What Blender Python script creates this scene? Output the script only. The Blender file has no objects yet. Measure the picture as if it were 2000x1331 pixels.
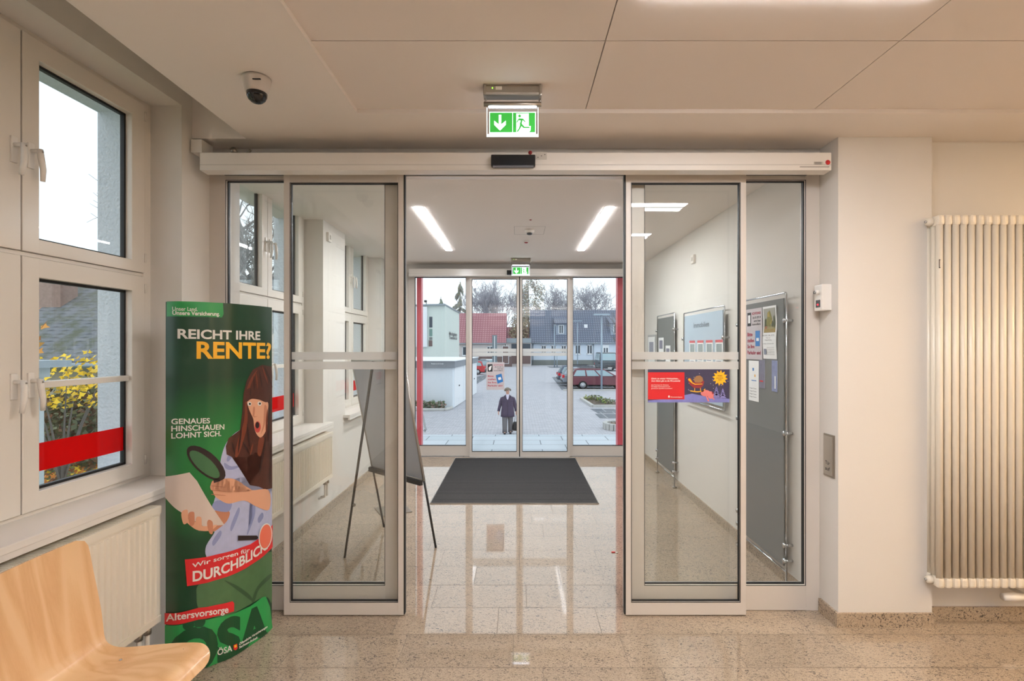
import bpy, bmesh, math, random
from mathutils import Vector, Matrix
random.seed(7)
PI = math.pi
S = bpy.context.scene
COL = S.collection
# ------------------------------------------------------------------ camera
H = 1.64
cd = bpy.data.cameras.new('camera'); cam = bpy.data.objects.new('camera', cd); COL.objects.link(cam)
cam.location = (0, 0, H); cam.rotation_euler = (PI/2, 0, 0)
cd.sensor_width = 36; cd.lens = 18; cd.shift_x = -0.005; cd.shift_y = 0.00575
cd.clip_start = 0.05; cd.clip_end = 500
S.camera = cam
# ------------------------------------------------------------------ view, world
S.view_settings.view_transform = 'Standard'; S.view_settings.look = 'None'
S.view_settings.exposure = 0.15; S.view_settings.gamma = 1.0; S.view_settings.use_curve_mapping = False
W = bpy.data.worlds.new('overcast_sky'); S.world = W; W.use_nodes = True
_bg = W.node_tree.nodes['Background']; _bg.inputs[0].default_value = (0.79, 0.865, 0.925, 1); _bg.inputs[1].default_value = 1.45
LAMP_NEAR = 112.0; LAMP_CORR = 84.0; FILL_WARM = 80.0; FILL_UP = 75.0

def lin(c):
    o = []
    for v in c:
        v = v/255.0
        o.append(v/12.92 if v <= 0.04045 else ((v+0.055)/1.055)**2.4)
    return (o[0], o[1], o[2], 1.0)
MATS = {}
def mat(name, rgb, rough=0.6, metal=0.0, spec=0.5, noise=0.0, nscale=30.0, bump=0.0, emit=0.0, coat=0.0):
    if name in MATS: return MATS[name]
    m = bpy.data.materials.new(name); m.use_nodes = True; nt = m.node_tree
    b = nt.nodes['Principled BSDF']
    b.inputs['Base Color'].default_value = lin(rgb); b.inputs['Roughness'].default_value = rough
    b.inputs['Metallic'].default_value = metal; b.inputs['Specular IOR Level'].default_value = spec
    b.inputs['Coat Weight'].default_value = coat
    if emit:
        b.inputs['Emission Color'].default_value = lin(rgb); b.inputs['Emission Strength'].default_value = emit
    if noise or bump:
        tc = nt.nodes.new('ShaderNodeTexCoord'); n = nt.nodes.new('ShaderNodeTexNoise')
        n.inputs['Scale'].default_value = nscale; n.inputs['Detail'].default_value = 4
        nt.links.new(tc.outputs['Object'], n.inputs['Vector'])
        if noise:
            mx = nt.nodes.new('ShaderNodeMix'); mx.data_type = 'RGBA'
            c = lin(rgb); mx.inputs['A'].default_value = tuple(v*(1-noise) for v in c[:3])+(1,)
            mx.inputs['B'].default_value = tuple(min(1, v*(1+noise)) for v in c[:3])+(1,)
            nt.links.new(n.outputs['Fac'], mx.inputs['Factor']); nt.links.new(mx.outputs['Result'], b.inputs['Base Color'])
        if bump:
            bp = nt.nodes.new('ShaderNodeBump'); bp.inputs['Strength'].default_value = bump; bp.inputs['Distance'].default_value = 0.01
            nt.links.new(n.outputs['Fac'], bp.inputs['Height']); nt.links.new(bp.outputs['Normal'], b.inputs['Normal'])
    MATS[name] = m; return m
def glass(name, tint=(0.98, 0.99, 0.983), ior=1.45, refl=(1, 1, 1)):
    m = bpy.data.materials.new(name); m.use_nodes = True; nt = m.node_tree; nt.nodes.clear()
    o = nt.nodes.new('ShaderNodeOutputMaterial'); mx = nt.nodes.new('ShaderNodeMixShader')
    t = nt.nodes.new('ShaderNodeBsdfTransparent'); g = nt.nodes.new('ShaderNodeBsdfGlossy'); f = nt.nodes.new('ShaderNodeFresnel')
    t.inputs[0].default_value = tint+(1,); g.inputs['Roughness'].default_value = 0.0; g.inputs['Color'].default_value = refl+(1,)
    gm = nt.nodes.new('ShaderNodeNewGeometry'); mi = nt.nodes.new('ShaderNodeMapRange')
    mi.inputs['To Min'].default_value = ior; mi.inputs['To Max'].default_value = 1.0/ior
    nt.links.new(gm.outputs['Backfacing'], mi.inputs['Value']); nt.links.new(mi.outputs['Result'], f.inputs[0])
    nt.links.new(f.outputs[0], mx.inputs[0]); nt.links.new(t.outputs[0], mx.inputs[1]); nt.links.new(g.outputs[0], mx.inputs[2])
    nt.links.new(mx.outputs[0], o.inputs[0]); MATS[name] = m; return m
def film(name, rgb, opac, rough=0.4):
    m = bpy.data.materials.new(name); m.use_nodes = True; nt = m.node_tree; nt.nodes.clear()
    o = nt.nodes.new('ShaderNodeOutputMaterial'); mx = nt.nodes.new('ShaderNodeMixShader')
    t = nt.nodes.new('ShaderNodeBsdfTransparent'); d = nt.nodes.new('ShaderNodeBsdfDiffuse'); tl = nt.nodes.new('ShaderNodeBsdfTranslucent')
    m2 = nt.nodes.new('ShaderNodeMixShader')
    d.inputs[0].default_value = lin(rgb); tl.inputs[0].default_value = lin(rgb); m2.inputs[0].default_value = 0.5
    nt.links.new(d.outputs[0], m2.inputs[1]); nt.links.new(tl.outputs[0], m2.inputs[2])
    mx.inputs[0].default_value = opac
    nt.links.new(t.outputs[0], mx.inputs[1]); nt.links.new(m2.outputs[0], mx.inputs[2]); nt.links.new(mx.outputs[0], o.inputs[0])
    MATS[name] = m; return m

class N:      # tiny node helper
    def __init__(s, m): s.nt = m.node_tree
    def new(s, t, **k):
        n = s.nt.nodes.new(t)
        for a, v in k.items():
            if a.startswith('_'): setattr(n, a[1:], v)
            else: n.inputs[a.replace('__', ' ')].default_value = v
        return n
    def l(s, a, b): s.nt.links.new(a, b)

def ramp(nd, stops):
    r = nd.new('ShaderNodeValToRGB'); e = r.color_ramp.elements
    while len(e) < len(stops): e.new(0.5)
    for i, (p, c) in enumerate(stops): e[i].position = p; e[i].color = c
    return r
def granite(name, c1, c2, dark, rough=0.12, spec=0.6, scale=1.0):
    m = mat(name, c1, rough, 0, spec); nd = N(m); b = m.node_tree.nodes['Principled BSDF']
    tc = nd.new('ShaderNodeTexCoord')
    at = nd.new('ShaderNodeAttribute', _attribute_name='tile')
    add = nd.new('ShaderNodeVectorMath', _operation='ADD'); nd.l(tc.outputs['Object'], add.inputs[0]); nd.l(at.outputs['Color'], add.inputs[1])
    mp = nd.new('ShaderNodeMapping'); mp.inputs['Scale'].default_value = (1, 2.1, 1); mp.inputs['Rotation'].default_value = (0, 0, 0.5)
    nd.l(add.outputs[0], mp.inputs[0])
    big = nd.new('ShaderNodeTexNoise', Scale=3.2*scale, Detail=3.0, Distortion=1.5); nd.l(mp.outputs[0], big.inputs['Vector'])
    sp = nd.new('ShaderNodeTexNoise', Scale=70*scale, Detail=3.5, Distortion=1.3); nd.l(mp.outputs[0], sp.inputs['Vector'])
    sm = nd.new('ShaderNodeMath', _operation='MULTIPLY_ADD'); nd.l(big.outputs['Fac'], sm.inputs[0]); sm.inputs[1].default_value = 0.22; nd.l(sp.outputs['Fac'], sm.inputs[2])
    r = ramp(nd, [(0.38, lin(dark)), (0.50, lin(c2)), (0.60, lin(c1)), (0.69, lin(c2)), (0.76, lin(dark))])
    nd.l(sm.outputs[0], r.inputs[0])
    hs = nd.new('ShaderNodeMix', _data_type='RGBA', _blend_type='MULTIPLY'); hs.inputs['Factor'].default_value = 1.0
    r2 = ramp(nd, [(0.0, (0.94, 0.94, 0.94, 1)), (1.0, (1.04, 1.04, 1.04, 1))]); sx = nd.new('ShaderNodeSeparateColor')
    nd.l(at.outputs['Color'], sx.inputs[0]); md = nd.new('ShaderNodeMath', _operation='FRACT'); nd.l(sx.outputs[2], md.inputs[0]); nd.l(md.outputs[0], r2.inputs[0])
    nd.l(r.outputs[0], hs.inputs['A']); nd.l(r2.outputs[0], hs.inputs['B']); nd.l(hs.outputs['Result'], b.inputs['Base Color'])
    return m
def rooftile(name, c1, c2, rows, cols, mossy=None):
    m = mat(name, c1, 0.7); nd = N(m); b = m.node_tree.nodes['Principled BSDF']
    tc = nd.new('ShaderNodeTexCoord'); sx = nd.new('ShaderNodeSeparateXYZ'); nd.l(tc.outputs['Object'], sx.inputs[0])
    def saw(out, f):
        a = nd.new('ShaderNodeMath', _operation='MULTIPLY'); nd.l(out, a.inputs[0]); a.inputs[1].default_value = f
        c = nd.new('ShaderNodeMath', _operation='FRACT'); nd.l(a.outputs[0], c.inputs[0]); return c.outputs[0]
    a = saw(sx.outputs[2], rows); c = saw(sx.outputs[0], cols)
    p = nd.new('ShaderNodeMath', _operation='PINGPONG'); nd.l(c, p.inputs[0]); p.inputs[1].default_value = 0.5
    s = nd.new('ShaderNodeMath', _operation='MULTIPLY_ADD'); nd.l(p.outputs[0], s.inputs[0]); s.inputs[1].default_value = 0.8; nd.l(a, s.inputs[2])
    r = ramp(nd, [(0.15, lin(c2)), (0.5, lin(c1)), (1.0, lin(c1))]); nd.l(s.outputs[0], r.inputs[0])
    out = r.outputs[0]
    if mossy:
        n = nd.new('ShaderNodeTexNoise', Scale=1.8, Detail=10.0, Roughness=0.75); nd.l(tc.outputs['Object'], n.inputs['Vector'])
        r2 = ramp(nd, [(0.45, (0, 0, 0, 1)), (0.62, (1, 1, 1, 1))]); nd.l(n.outputs['Fac'], r2.inputs[0])
        mx = nd.new('ShaderNodeMix', _data_type='RGBA'); nd.l(r2.outputs[0], mx.inputs['Factor']); nd.l(out, mx.inputs['A']); mx.inputs['B'].default_value = lin(mossy); out = mx.outputs['Result']
    nd.l(out, b.inputs['Base Color'])
    bp = nd.new('ShaderNodeBump', Strength=0.6, Distance=0.03); nd.l(s.outputs[0], bp.inputs['Height']); nd.l(bp.outputs[0], b.inputs['Normal'])
    return m
def paving(name, c1, c2, mortar, sx=1.0, bw=0.2, bh=0.1, ms=0.008):
    m = mat(name, c1, 0.8); nd = N(m); b = m.node_tree.nodes['Principled BSDF']
    tc = nd.new('ShaderNodeTexCoord'); br = nd.new('ShaderNodeTexBrick', Scale=sx)
    br.inputs['Color1'].default_value = lin(c1); br.inputs['Color2'].default_value = lin(c2); br.inputs['Mortar'].default_value = lin(mortar)
    br.inputs['Brick Width'].default_value = bw; br.inputs['Row Height'].default_value = bh; br.inputs['Mortar Size'].default_value = ms
    nd.l(tc.outputs['Object'], br.inputs['Vector']); nd.l(br.outputs['Color'], b.inputs['Base Color']); return m
def wood(name):
    m = mat(name, (214, 170, 122), 0.38, 0, 0.5, coat=0.25); nd = N(m); b = m.node_tree.nodes['Principled BSDF']
    tc = nd.new('ShaderNodeTexCoord'); mp = nd.new('ShaderNodeMapping'); mp.inputs['Scale'].default_value = (2.2, 5.0, 0.55)
    nd.l(tc.outputs['Object'], mp.inputs[0])
    n = nd.new('ShaderNodeTexNoise', Scale=1.6, Detail=2.0, Distortion=0.6); nd.l(mp.outputs[0], n.inputs['Vector'])
    mu = nd.new('ShaderNodeMath', _operation='MULTIPLY'); nd.l(n.outputs['Fac'], mu.inputs[0]); mu.inputs[1].default_value = 9.0
    fr = nd.new('ShaderNodeMath', _operation='PINGPONG'); nd.l(mu.outputs[0], fr.inputs[0]); fr.inputs[1].default_value = 1.0
    f = nd.new('ShaderNodeTexNoise', Scale=60.0, Detail=3.0); nd.l(mp.outputs[0], f.inputs['Vector'])
    ad = nd.new('ShaderNodeMath', _operation='MULTIPLY_ADD'); nd.l(f.outputs['Fac'], ad.inputs[0]); ad.inputs[1].default_value = 0.5; nd.l(fr.outputs[0], ad.inputs[2])
    r = ramp(nd, [(0.0, lin((204, 156, 106))), (0.6, lin((216, 172, 124))), (1.0, lin((222, 182, 136)))]); nd.l(ad.outputs[0], r.inputs[0]); nd.l(r.outputs[0], b.inputs['Base Color'])
    return m

# ------------------------------------------------------------------ mesh builder
class MB:
    def __init__(s): s.v = []; s.f = []; s.m = []; s.sm = []; s.mats = []
    def mi(s, m):
        if m not in s.mats: s.mats.append(m)
        return s.mats.index(m)
    def add(s, vs, fs, m, smooth=False):
        o = len(s.v); s.v += [tuple(v) for v in vs]; k = s.mi(m)
        for f in fs: s.f.append([i+o for i in f]); s.m.append(k); s.sm.append(smooth)
    def box(s, x0, x1, y0, y1, z0, z1, m, M=None):
        vs = [Vector((x, y, z)) for x in (x0, x1) for y in (y0, y1) for z in (z0, z1)]
        if M is not None: vs = [M @ v for v in vs]
        s.add(vs, [(0, 1, 3, 2), (4, 6, 7, 5), (0, 4, 5, 1), (2, 3, 7, 6), (0, 2, 6, 4), (1, 5, 7, 3)], m)
    def rbox(s, x0, x1, y0, y1, z0, z1, m, r=0.004, M=None):
        bm = bmesh.new(); bmesh.ops.create_cube(bm, size=1)
        for v in bm.verts: v.co = Vector((x0+(v.co.x+.5)*(x1-x0), y0+(v.co.y+.5)*(y1-y0), z0+(v.co.z+.5)*(z1-z0)))
        bmesh.ops.bevel(bm, geom=bm.edges[:], offset=r, segments=2, affect='EDGES', profile=0.6); s.bm(bm, m, M)
    def bm(s, bm, m, M=None, smooth=False):
        bm.verts.index_update()
        s.add([(M @ v.co) if M is not None else v.co.copy() for v in bm.verts], [[v.index for v in f.verts] for f in bm.faces], m, smooth); bm.free()
    def quad(s, a, b, c, d, m): s.add([a, b, c, d], [(0, 1, 2, 3)], m)
    def prism(s, poly, ax, a0, a1, m, bev=0.0):   # poly 2D extruded along axis ax from a0 to a1
        def P(p, a):
            return Vector((a, p[0], p[1])) if ax == 0 else Vector((p[0], a, p[1])) if ax == 1 else Vector((p[0], p[1], a))
        n = len(poly); bm = bmesh.new()
        A = [bm.verts.new(P(p, a0)) for p in poly]; B = [bm.verts.new(P(p, a1)) for p in poly]
        bm.faces.new(A[::-1]); bm.faces.new(B)
        for i in range(n): bm.faces.new((A[i], A[(i+1) % n], B[(i+1) % n], B[i]))
        if bev: bmesh.ops.bevel(bm, geom=bm.edges[:], offset=bev, segments=2, affect='EDGES', profile=0.6)
        bmesh.ops.recalc_face_normals(bm, faces=bm.faces[:]); s.bm(bm, m)
    def tube(s, pts, r, m, n=8, caps=True, rs=None):
        pts = [Vector(p) for p in pts]; k = len(pts); vs = []; fs = []; ref = None
        for i, p in enumerate(pts):
            d = (pts[min(i+1, k-1)]-pts[max(i-1, 0)]).normalized()
            if ref is None: ref = d.orthogonal().normalized()
            else:
                ref = (ref-d*ref.dot(d)); ref = ref.normalized() if ref.length > 1e-6 else d.orthogonal().normalized()
            b = d.cross(ref); rr = rs[i] if rs else r
            for j in range(n):
                a = 2*PI*j/n; vs.append(p+ref*math.cos(a)*rr+b*math.sin(a)*rr)
        for i in range(k-1):
            for j in range(n): fs.append((i*n+j, i*n+(j+1) % n, (i+1)*n+(j+1) % n, (i+1)*n+j))
        if caps: fs.append(tuple(range(n))[::-1]); fs.append(tuple((k-1)*n+j for j in range(n)))
        s.add(vs, fs, m, n > 5)
    def cyl(s, a, b, r, m, n=16): s.tube([a, b], r, m, n)
    def loft(s, rings, m, n=14, smooth=True):   # rings (cx,cy,z,rx,ry)
        vs = []; fs = []
        for (cx, cy, z, rx, ry) in rings:
            for j in range(n): a = 2*PI*j/n; vs.append((cx+rx*math.cos(a), cy+ry*math.sin(a), z))
        for i in range(len(rings)-1):
            for j in range(n): fs.append((i*n+j, i*n+(j+1) % n, (i+1)*n+(j+1) % n, (i+1)*n+j))
        fs.append(tuple(range(n))[::-1]); fs.append(tuple((len(rings)-1)*n+j for j in range(n)))
        s.add(vs, fs, m, smooth)
    def ball(s, c, r, m, sq=(1, 1, 1), u=12, v=8):
        bm = bmesh.new(); bmesh.ops.create_uvsphere(bm, u_segments=u, v_segments=v, radius=r)
        for w in bm.verts: w.co = Vector((c[0]+w.co.x*sq[0], c[1]+w.co.y*sq[1], c[2]+w.co.z*sq[2]))
        s.bm(bm, m, smooth=True)
    def build(s, name, parent=None, origin=None, local=False, rotz=0.0):
        vs = [Vector(v) for v in s.v]
        if parent is not None:
            if not local:
                I = MW(parent).inverted(); vs = [I @ v for v in vs]
            off = Vector((0, 0, 0))
            if not local or True:
                lo = Vector((min(v.x for v in vs), min(v.y for v in vs), min(v.z for v in vs))); hi = Vector((max(v.x for v in vs), max(v.y for v in vs), max(v.z for v in vs)))
                off = (lo+hi)/2; vs = [v-off for v in vs]
        else:
            if origin is None:
                lo = Vector((min(v.x for v in vs), min(v.y for v in vs), min(v.z for v in vs))); hi = Vector((max(v.x for v in vs), max(v.y for v in vs), max(v.z for v in vs)))
                origin = Vector(((lo.x+hi.x)/2, (lo.y+hi.y)/2, lo.z))
            off = Vector(origin)
            if not local: vs = [v-off for v in vs]
        me = bpy.data.meshes.new(name); me.from_pydata([tuple(v) for v in vs], [], s.f)
        for m in s.mats: me.materials.append(m)
        for i, p in enumerate(me.polygons): p.material_index = s.m[i]; p.use_smooth = s.sm[i]
        me.update()
        o = bpy.data.objects.new(name, me); COL.objects.link(o); o.parent = parent; o.location = off
        if parent is None: o.rotation_euler = (0, 0, rotz)
        return o
def MW(o):
    M = Matrix.Translation(o.location) @ Matrix.Rotation(o.rotation_euler[2], 4, 'Z')
    return (MW(o.parent) @ M) if o.parent else M
def tag(o, label, cat, group=None, kind=None):
    o['label'] = label
    if cat: o['category'] = cat
    if group: o['group'] = group
    if kind: o['kind'] = kind
    return o
def thing(name, label, cat, loc, rotz=0.0, group=None):
    o = bpy.data.objects.new(name, None); o.empty_display_size = 0.1; COL.objects.link(o); o.location = loc; o.rotation_euler = (0, 0, rotz)
    return tag(o, label, cat, group)
def struct(o, label=None):
    o['kind'] = 'structure'
    if label: o['label'] = label
    return o
def copy_tree(o, parent=None):
    c = o.copy(); COL.objects.link(c)
    if parent is not None: c.parent = parent
    for ch in list(o.children): copy_tree(ch, c)
    return c
# text
def text2d(st, bold=0.0, res=4):
    cu = bpy.data.curves.new('t', 'FONT'); cu.body = st; cu.resolution_u = res; cu.offset = bold; cu.fill_mode = 'FRONT'
    ob = bpy.data.objects.new('t', cu); COL.objects.link(ob)
    dg = bpy.context.evaluated_depsgraph_get(); dg.update()
    me = bpy.data.meshes.new_from_object(ob.evaluated_get(dg))
    vs = [(v.co.x, v.co.y) for v in me.vertices]; fs = [tuple(p.vertices) for p in me.polygons]
    bpy.data.objects.remove(ob); bpy.data.curves.remove(cu); bpy.data.meshes.remove(me)
    if not vs: return [], []
    x0 = min(v[0] for v in vs); x1 = max(v[0] for v in vs); y1 = 0.73
    return [((v[0]-x0)/(x1-x0), v[1]/y1) for v in vs], fs
def text_plane(mb, st, o, u, v, m, bold=0.0):   # o = baseline start, u = whole width vector, v = capital height vector
    vs, fs = text2d(st, bold); o = Vector(o); u = Vector(u); v = Vector(v)
    mb.add([o+u*a+v*b for a, b in vs], fs, m)

# ------------------------------------------------------------------ materials
wall_m = mat('painted_wall', (217, 212, 205), 0.85, bump=0.05, nscale=90)
ceil_m = mat('painted_ceiling', (232, 224, 217), 0.85)
panel_m = mat('ceiling_panel', (228, 218, 210), 0.8)
dark_m = mat('dark_gap', (45, 38, 32), 0.9)
alu_m = mat('champagne_frame', (205, 197, 188), 0.35, 0.0, 0.5)
alu2_m = mat('white_frame', (226, 220, 212), 0.25)
pvc_m = mat('white_pvc', (222, 215, 205), 0.22)
seal_m = mat('black_rubber', (14, 14, 16), 0.5)
chrome_m = mat('chrome', (205, 208, 212), 0.12, 1.0)
steel_m = mat('brushed_steel', (165, 158, 148), 0.35, 0.9)
plaster_m = mat('rough_plaster', (226, 231, 240), 0.9, noise=0.12, nscale=60, bump=1.0)
rad_m = mat('radiator_enamel', (228, 219, 203), 0.3)
glass_m = glass('clear_glass')
pane_m = glass('window_glass', (0.97, 0.98, 0.98))
frost_m = film('frosted_film', (226, 224, 220), 0.7)
redfilm_m = film('red_film', (225, 28, 28), 0.9)
floor_m = granite('granite_tile', (178, 159, 137), (154, 137, 118), (86, 79, 74), rough=0.035, spec=1.0)
base_m = granite('granite_base', (186, 166, 142), (160, 142, 122), (88, 80, 72), rough=0.25)
grout_m = mat('grout', (110, 97, 84), 0.8)
black_m = mat('black_plastic', (22, 22, 24), 0.25)
white_m = mat('white_plastic', (228, 222, 214), 0.35)
wpaper_m = mat('white_paper', (236, 236, 234), 0.6)
red_m = mat('print_red', (205, 34, 38), 0.45)
ink_m = mat('print_black', (34, 34, 38), 0.5)
lampw_m = mat('lamp_corridor', (250, 251, 255), 0.5, emit=LAMP_CORR)
lampn_m = mat('lamp_near', (252, 252, 255), 0.5, emit=LAMP_NEAR)
fillp_m = mat('fill_uplight', (250, 251, 255), .5, emit=FILL_UP)
fillh_m = mat('fill_warm', (255, 220, 168), 0.5, emit=FILL_WARM)

# ================================================================== ROOM SHELL
ANG = math.atan(0.042)
LW0 = Vector((-1.909, 3.16, 0))
mb = MB()                                                        # floor: single tiles over a grout bed
mb.box(-2.5, 5.2, -9.4, 7.62, -0.12, -0.0015, grout_m)
random.seed(3); offs = {0: -.115, 1: .06, 2: .302, 3: .018, 4: -.115, 5: .23, 6: .139}
tiles = []
k = -41
while 2.913+0.301*k < 7.6:
    y0 = 2.913+0.301*k; y1 = min(y0+0.301, 7.61); x = offs.get(k, random.uniform(0, .6))-4.2
    while x < 5.1:
        xa = max(x, -2.48); xb = min(x+.6, 5.1)
        if xb > xa+.01: tiles.append((xa, xb, max(y0, -9.2), y1))
        x += .6
    k += 1
g = 0.0014
for (xa, xb, ya, yb) in tiles:
    if yb-ya > .01: mb.quad((xa+g, ya+g, 0), (xb-g, ya+g, 0), (xb-g, yb-g, 0), (xa+g, yb-g, 0), floor_m)
fl = mb.build('floor', origin=(0, 0, 0)); struct(fl)
at = fl.data.color_attributes.new('tile', 'FLOAT_COLOR', 'CORNER')
for p in fl.data.polygons:
    c = (random.uniform(0, 30), random.uniform(0, 30), random.uniform(0, 30), 1)
    for li in p.loop_indices: at.data[li].color = c

# near left wall (stands at a slight angle), local: x out into the room, y along, z up
def windowed_wall(name, loc, rotz, y0, y1, holes, top, base=True):
    mb = MB(); zs, zh = 0.90, 3.02
    def seg(a, b, z0, z1):
        mb.box(-0.26, 0, a, b, z0, z1, wall_m)
    ys = [y0]
    for a, b in holes: ys += [a, b]
    ys.append(y1)
    for i in range(0, len(ys), 2): seg(ys[i], ys[i+1], 0, top)
    ex = [ys[0]]
    for a, b in holes: seg(a, b, 0, zs-.03); seg(a, b, zh, top); ex += [a+.06, b-.055]; mb.box(-.45, -.26, a+.06, b-.055, -1.6, zs-.03, plaster_m); mb.box(-.45, -.26, a+.06, b-.055, 2.965, top, plaster_m)
    ex.append(ys[-1])
    for i in range(0, len(ex), 2): mb.box(-.45, -.26, ex[i], ex[i+1], -1.6, top, plaster_m)
    o = mb.build(name, local=True, origin=loc, rotz=rotz); struct(o); return o
NWIN = (1.44-3.16, 2.929-3.16)
windowed_wall('wall_left', LW0, -ANG, -12.6, 0.085, [(NWIN[0]-4.2, NWIN[1]-4.2), (NWIN[0]-2.1, NWIN[1]-2.1), NWIN], 3.2)
windowed_wall('wall_left_corridor', Vector((-1.875, 0, 0)), 0, 3.245, 7.62, [(3.46, 4.947), (5.58, 7.07)], 3.0)

# right side: pier, recess, corridor wall
mb = MB()
mb.box(1.877, 2.425, 2.993, 3.30, 0, 3.1, wall_m); mb.box(2.425, 5.2, 3.065, 3.30, 0, 3.1, wall_m)
mb.box(-1.95, 1.877, 3.175, 3.245, 2.72, 3.1, wall_m)
struct(mb.build('wall_front'))
mb = MB(); mb.box(1.87, 2.1, 3.30, 7.62, 0, 3.0, wall_m); struct(mb.build('wall_right_corridor'))
mb = MB(); mb.box(5.0, 5.2, -9.4, 3.06, 0, 3.1, wall_m); struct(mb.build('wall_right'))
mb = MB(); mb.box(-2.8, 5.2, -9.4, -9.2, 0, 3.1, wall_m); struct(mb.build('wall_back'))
mb = MB()
mb.box(-2.305, -1.63, 7.62, 7.80, -1.6, 3.0, wall_m); mb.box(1.71, 2.3, 7.62, 7.80, -1.6, 3.0, wall_m); mb.box(-1.63, 1.71, 7.62, 7.80, 2.74, 3.0, wall_m)
struct(mb.build('wall_entrance'))
# ceilings
mb = MB()
mb.box(-1.596, -0.84, -9.4, 2.686, 2.865, 3.18, ceil_m)
mb.box(-1.596, 5.2, 2.686, 3.17, 2.865, 3.18, ceil_m)
mb.box(-2.00, -1.596, 3.017, 3.17, 2.865, 3.18, ceil_m)
mb.prism([(-2.42, -9.4), (5.2, -9.4), (5.2, 3.25), (-1.95, 3.25)], 2, 3.18, 3.24, ceil_m)
mb.box(-0.84, 5.2, -9.4, 2.686, 2.905, 3.0, dark_m)
pg = 0.0022
for i in range(0, 5):
    for j in range(0, 20):
        xa = -.84+1.2*i; yb = 2.686-.6*j; mb.box(xa+(pg if i else 0), min(xa+1.2-pg, 5.1), yb-.6+pg, yb-(pg if j else .0005), 2.886, 2.904, panel_m)
struct(mb.build('ceiling'))
mb = MB(); mb.box(-2.3, 2.1, 3.245, 7.8, 2.865, 3.02, ceil_m); struct(mb.build('ceiling_corridor'))
# baseboards
def baseb(name, *bx):
    mb = MB()
    for b in bx: mb.box(*b, base_m)
    struct(mb.build(name))
baseb('baseboard_right', (1.862, 2.43, 2.980, 2.993, 0, .084), (2.425, 5.0, 3.052, 3.065, 0, .084), (1.862, 1.877, 2.993, 3.165, 0, .084))
baseb('baseboard_corridor_right', (1.857, 1.87, 3.30, 7.5, 0, .08))
baseb('baseboard_corridor_left', (-1.875, -1.862, 3.25, 7.5, 0, .08))

# ================================================================== WINDOWS
def handle_set(parent, y, z, right):
    mb = MB(); x = -0.176
    mb.rbox(x-.004, x+.012, y-.014, y+.014, z-.055, z+.055, white_m, .003)
    mb.cyl((x, y, z+.02), (x+.05, y, z+.02), .009, white_m, 10)
    mb.tube([(x+.05, y, z+.026), (x+.055, y, z-.01), (x+.058, y+(.006 if right else -.006), z-.06), (x+.052, y+(.01 if right else -.01), z-.11)], .01, white_m, 8, rs=[.011, .012, .011, .009])
    mb.cyl((x+.055, y, z+.015), (x+.064, y, z+.015), .004, steel_m, 8)
    return mb.build('handle', parent, local=True)
def window(name, loc, rotz, a, b):       # reveal from y=a to y=b in the wall's own frame
    F = -0.184; root = None
    fr = MB(); x0, x1 = F-.06, F
    fr.box(x0, x1, a, a+.055, .90, 3.02, pvc_m); fr.box(x0, x1, b-.055, b, .90, 3.02, pvc_m)
    fr.box(x0, x1, a+.055, b-.055, .87, .915, pvc_m); fr.box(x0, x1, a+.055, b-.055, 3.0, 3.02, pvc_m)
    fr.box(x0, x1-.004, a+.055, b-.055, 2.033, 2.050, pvc_m)
    mid = (a+b)/2
    fr.box(x0, x1-.006, mid-.012, mid+.012, .915, 3.0, pvc_m)
    root = fr.build(name, local=True, origin=loc, rotz=rotz); struct(root)
    for (ya, yb, right) in ((a+.058, mid-.003, False), (mid+.003, b-.058, True)):
        for (za, zb, low) in ((2.052, 2.998, False), (.918, 2.030, True)):
            sash = MB(); X0, X1 = F-.055, F+.012
            L, R = (.075, .09)
            t = .085 if low else .09; bt = .08 if low else .062
            sash.rbox(X0, X1, ya, ya+L, za, zb, pvc_m, .003); sash.rbox(X0, X1, yb-R, yb, za, zb, pvc_m, .003)
            sash.rbox(X0, X1, ya+L-.004, yb-R+.004, za, za+bt, pvc_m, .003); sash.rbox(X0, X1, ya+L-.004, yb-R+.004, zb-t, zb, pvc_m, .003)
            gy0, gy1, gz0, gz1 = ya+L, yb-R, za+bt, zb-t
            q = .012
            for bx in ((gy0, gy0+q, gz0, gz1), (gy1-q, gy1, gz0, gz1), (gy0, gy1, gz0, gz0+q), (gy0, gy1, gz1-q, gz1)):
                sash.box(F-.046, F-.024, *bx, seal_m)
            if low: sash.rbox(F-.05, F-.002, gy0, gy1, 1.452, 1.482, pvc_m, .003)
            if not right: sash.box(X0+.01, X1-.008, yb, yb+.006, za, zb, seal_m)
            so = sash.build('sash', root, local=True)
            gm = MB(); gm.box(F-.036, F-.030, gy0+.002, gy1-.002, gz0+.002, gz1-.002, pane_m)
            c = so.location
            gm.v = [tuple(Vector(v)-c) for v in gm.v]; gm.build('glass_pane', so, local=True)
            if low:
                r = MB(); r.box(F-.0295, F-.0285, gy0+.004, gy1-.004, 1.076, 1.203, redfilm_m); r.v = [tuple(Vector(v)-c) for v in r.v]; r.build('red_stripe', so, local=True)
            hg = MB(); yy = yb+.002 if right else ya-.002
            for zz in ((za+.06, zb-.09)): hg.cyl((X1+.002, yy, zz), (X1+.002, yy, zz+.05), .006, pvc_m, 8)
            hg.v = [tuple(Vector(v)-c) for v in hg.v]; hg.build('hinge', so, local=True)
        for z in (2.47, 1.47): handle_set(root, mid+.036 if right else mid-.036, z, right)
    sl = MB(); sl.box(F, .004, a+.001, b-.001, .869, .8995, white_m)
    sl.rbox(.001, .072, a-.06, b+.09, .868, .9, white_m, .004); sl.box(.052, .070, a-.055, b+.085, .845, .87, white_m)
    sl.build('window_sill', root, local=True)
    return root
window('window_1', LW0, -ANG, *NWIN)
window('window_2', Vector((-1.875, 0, 0)), 0, 3.46, 4.947)
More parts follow.
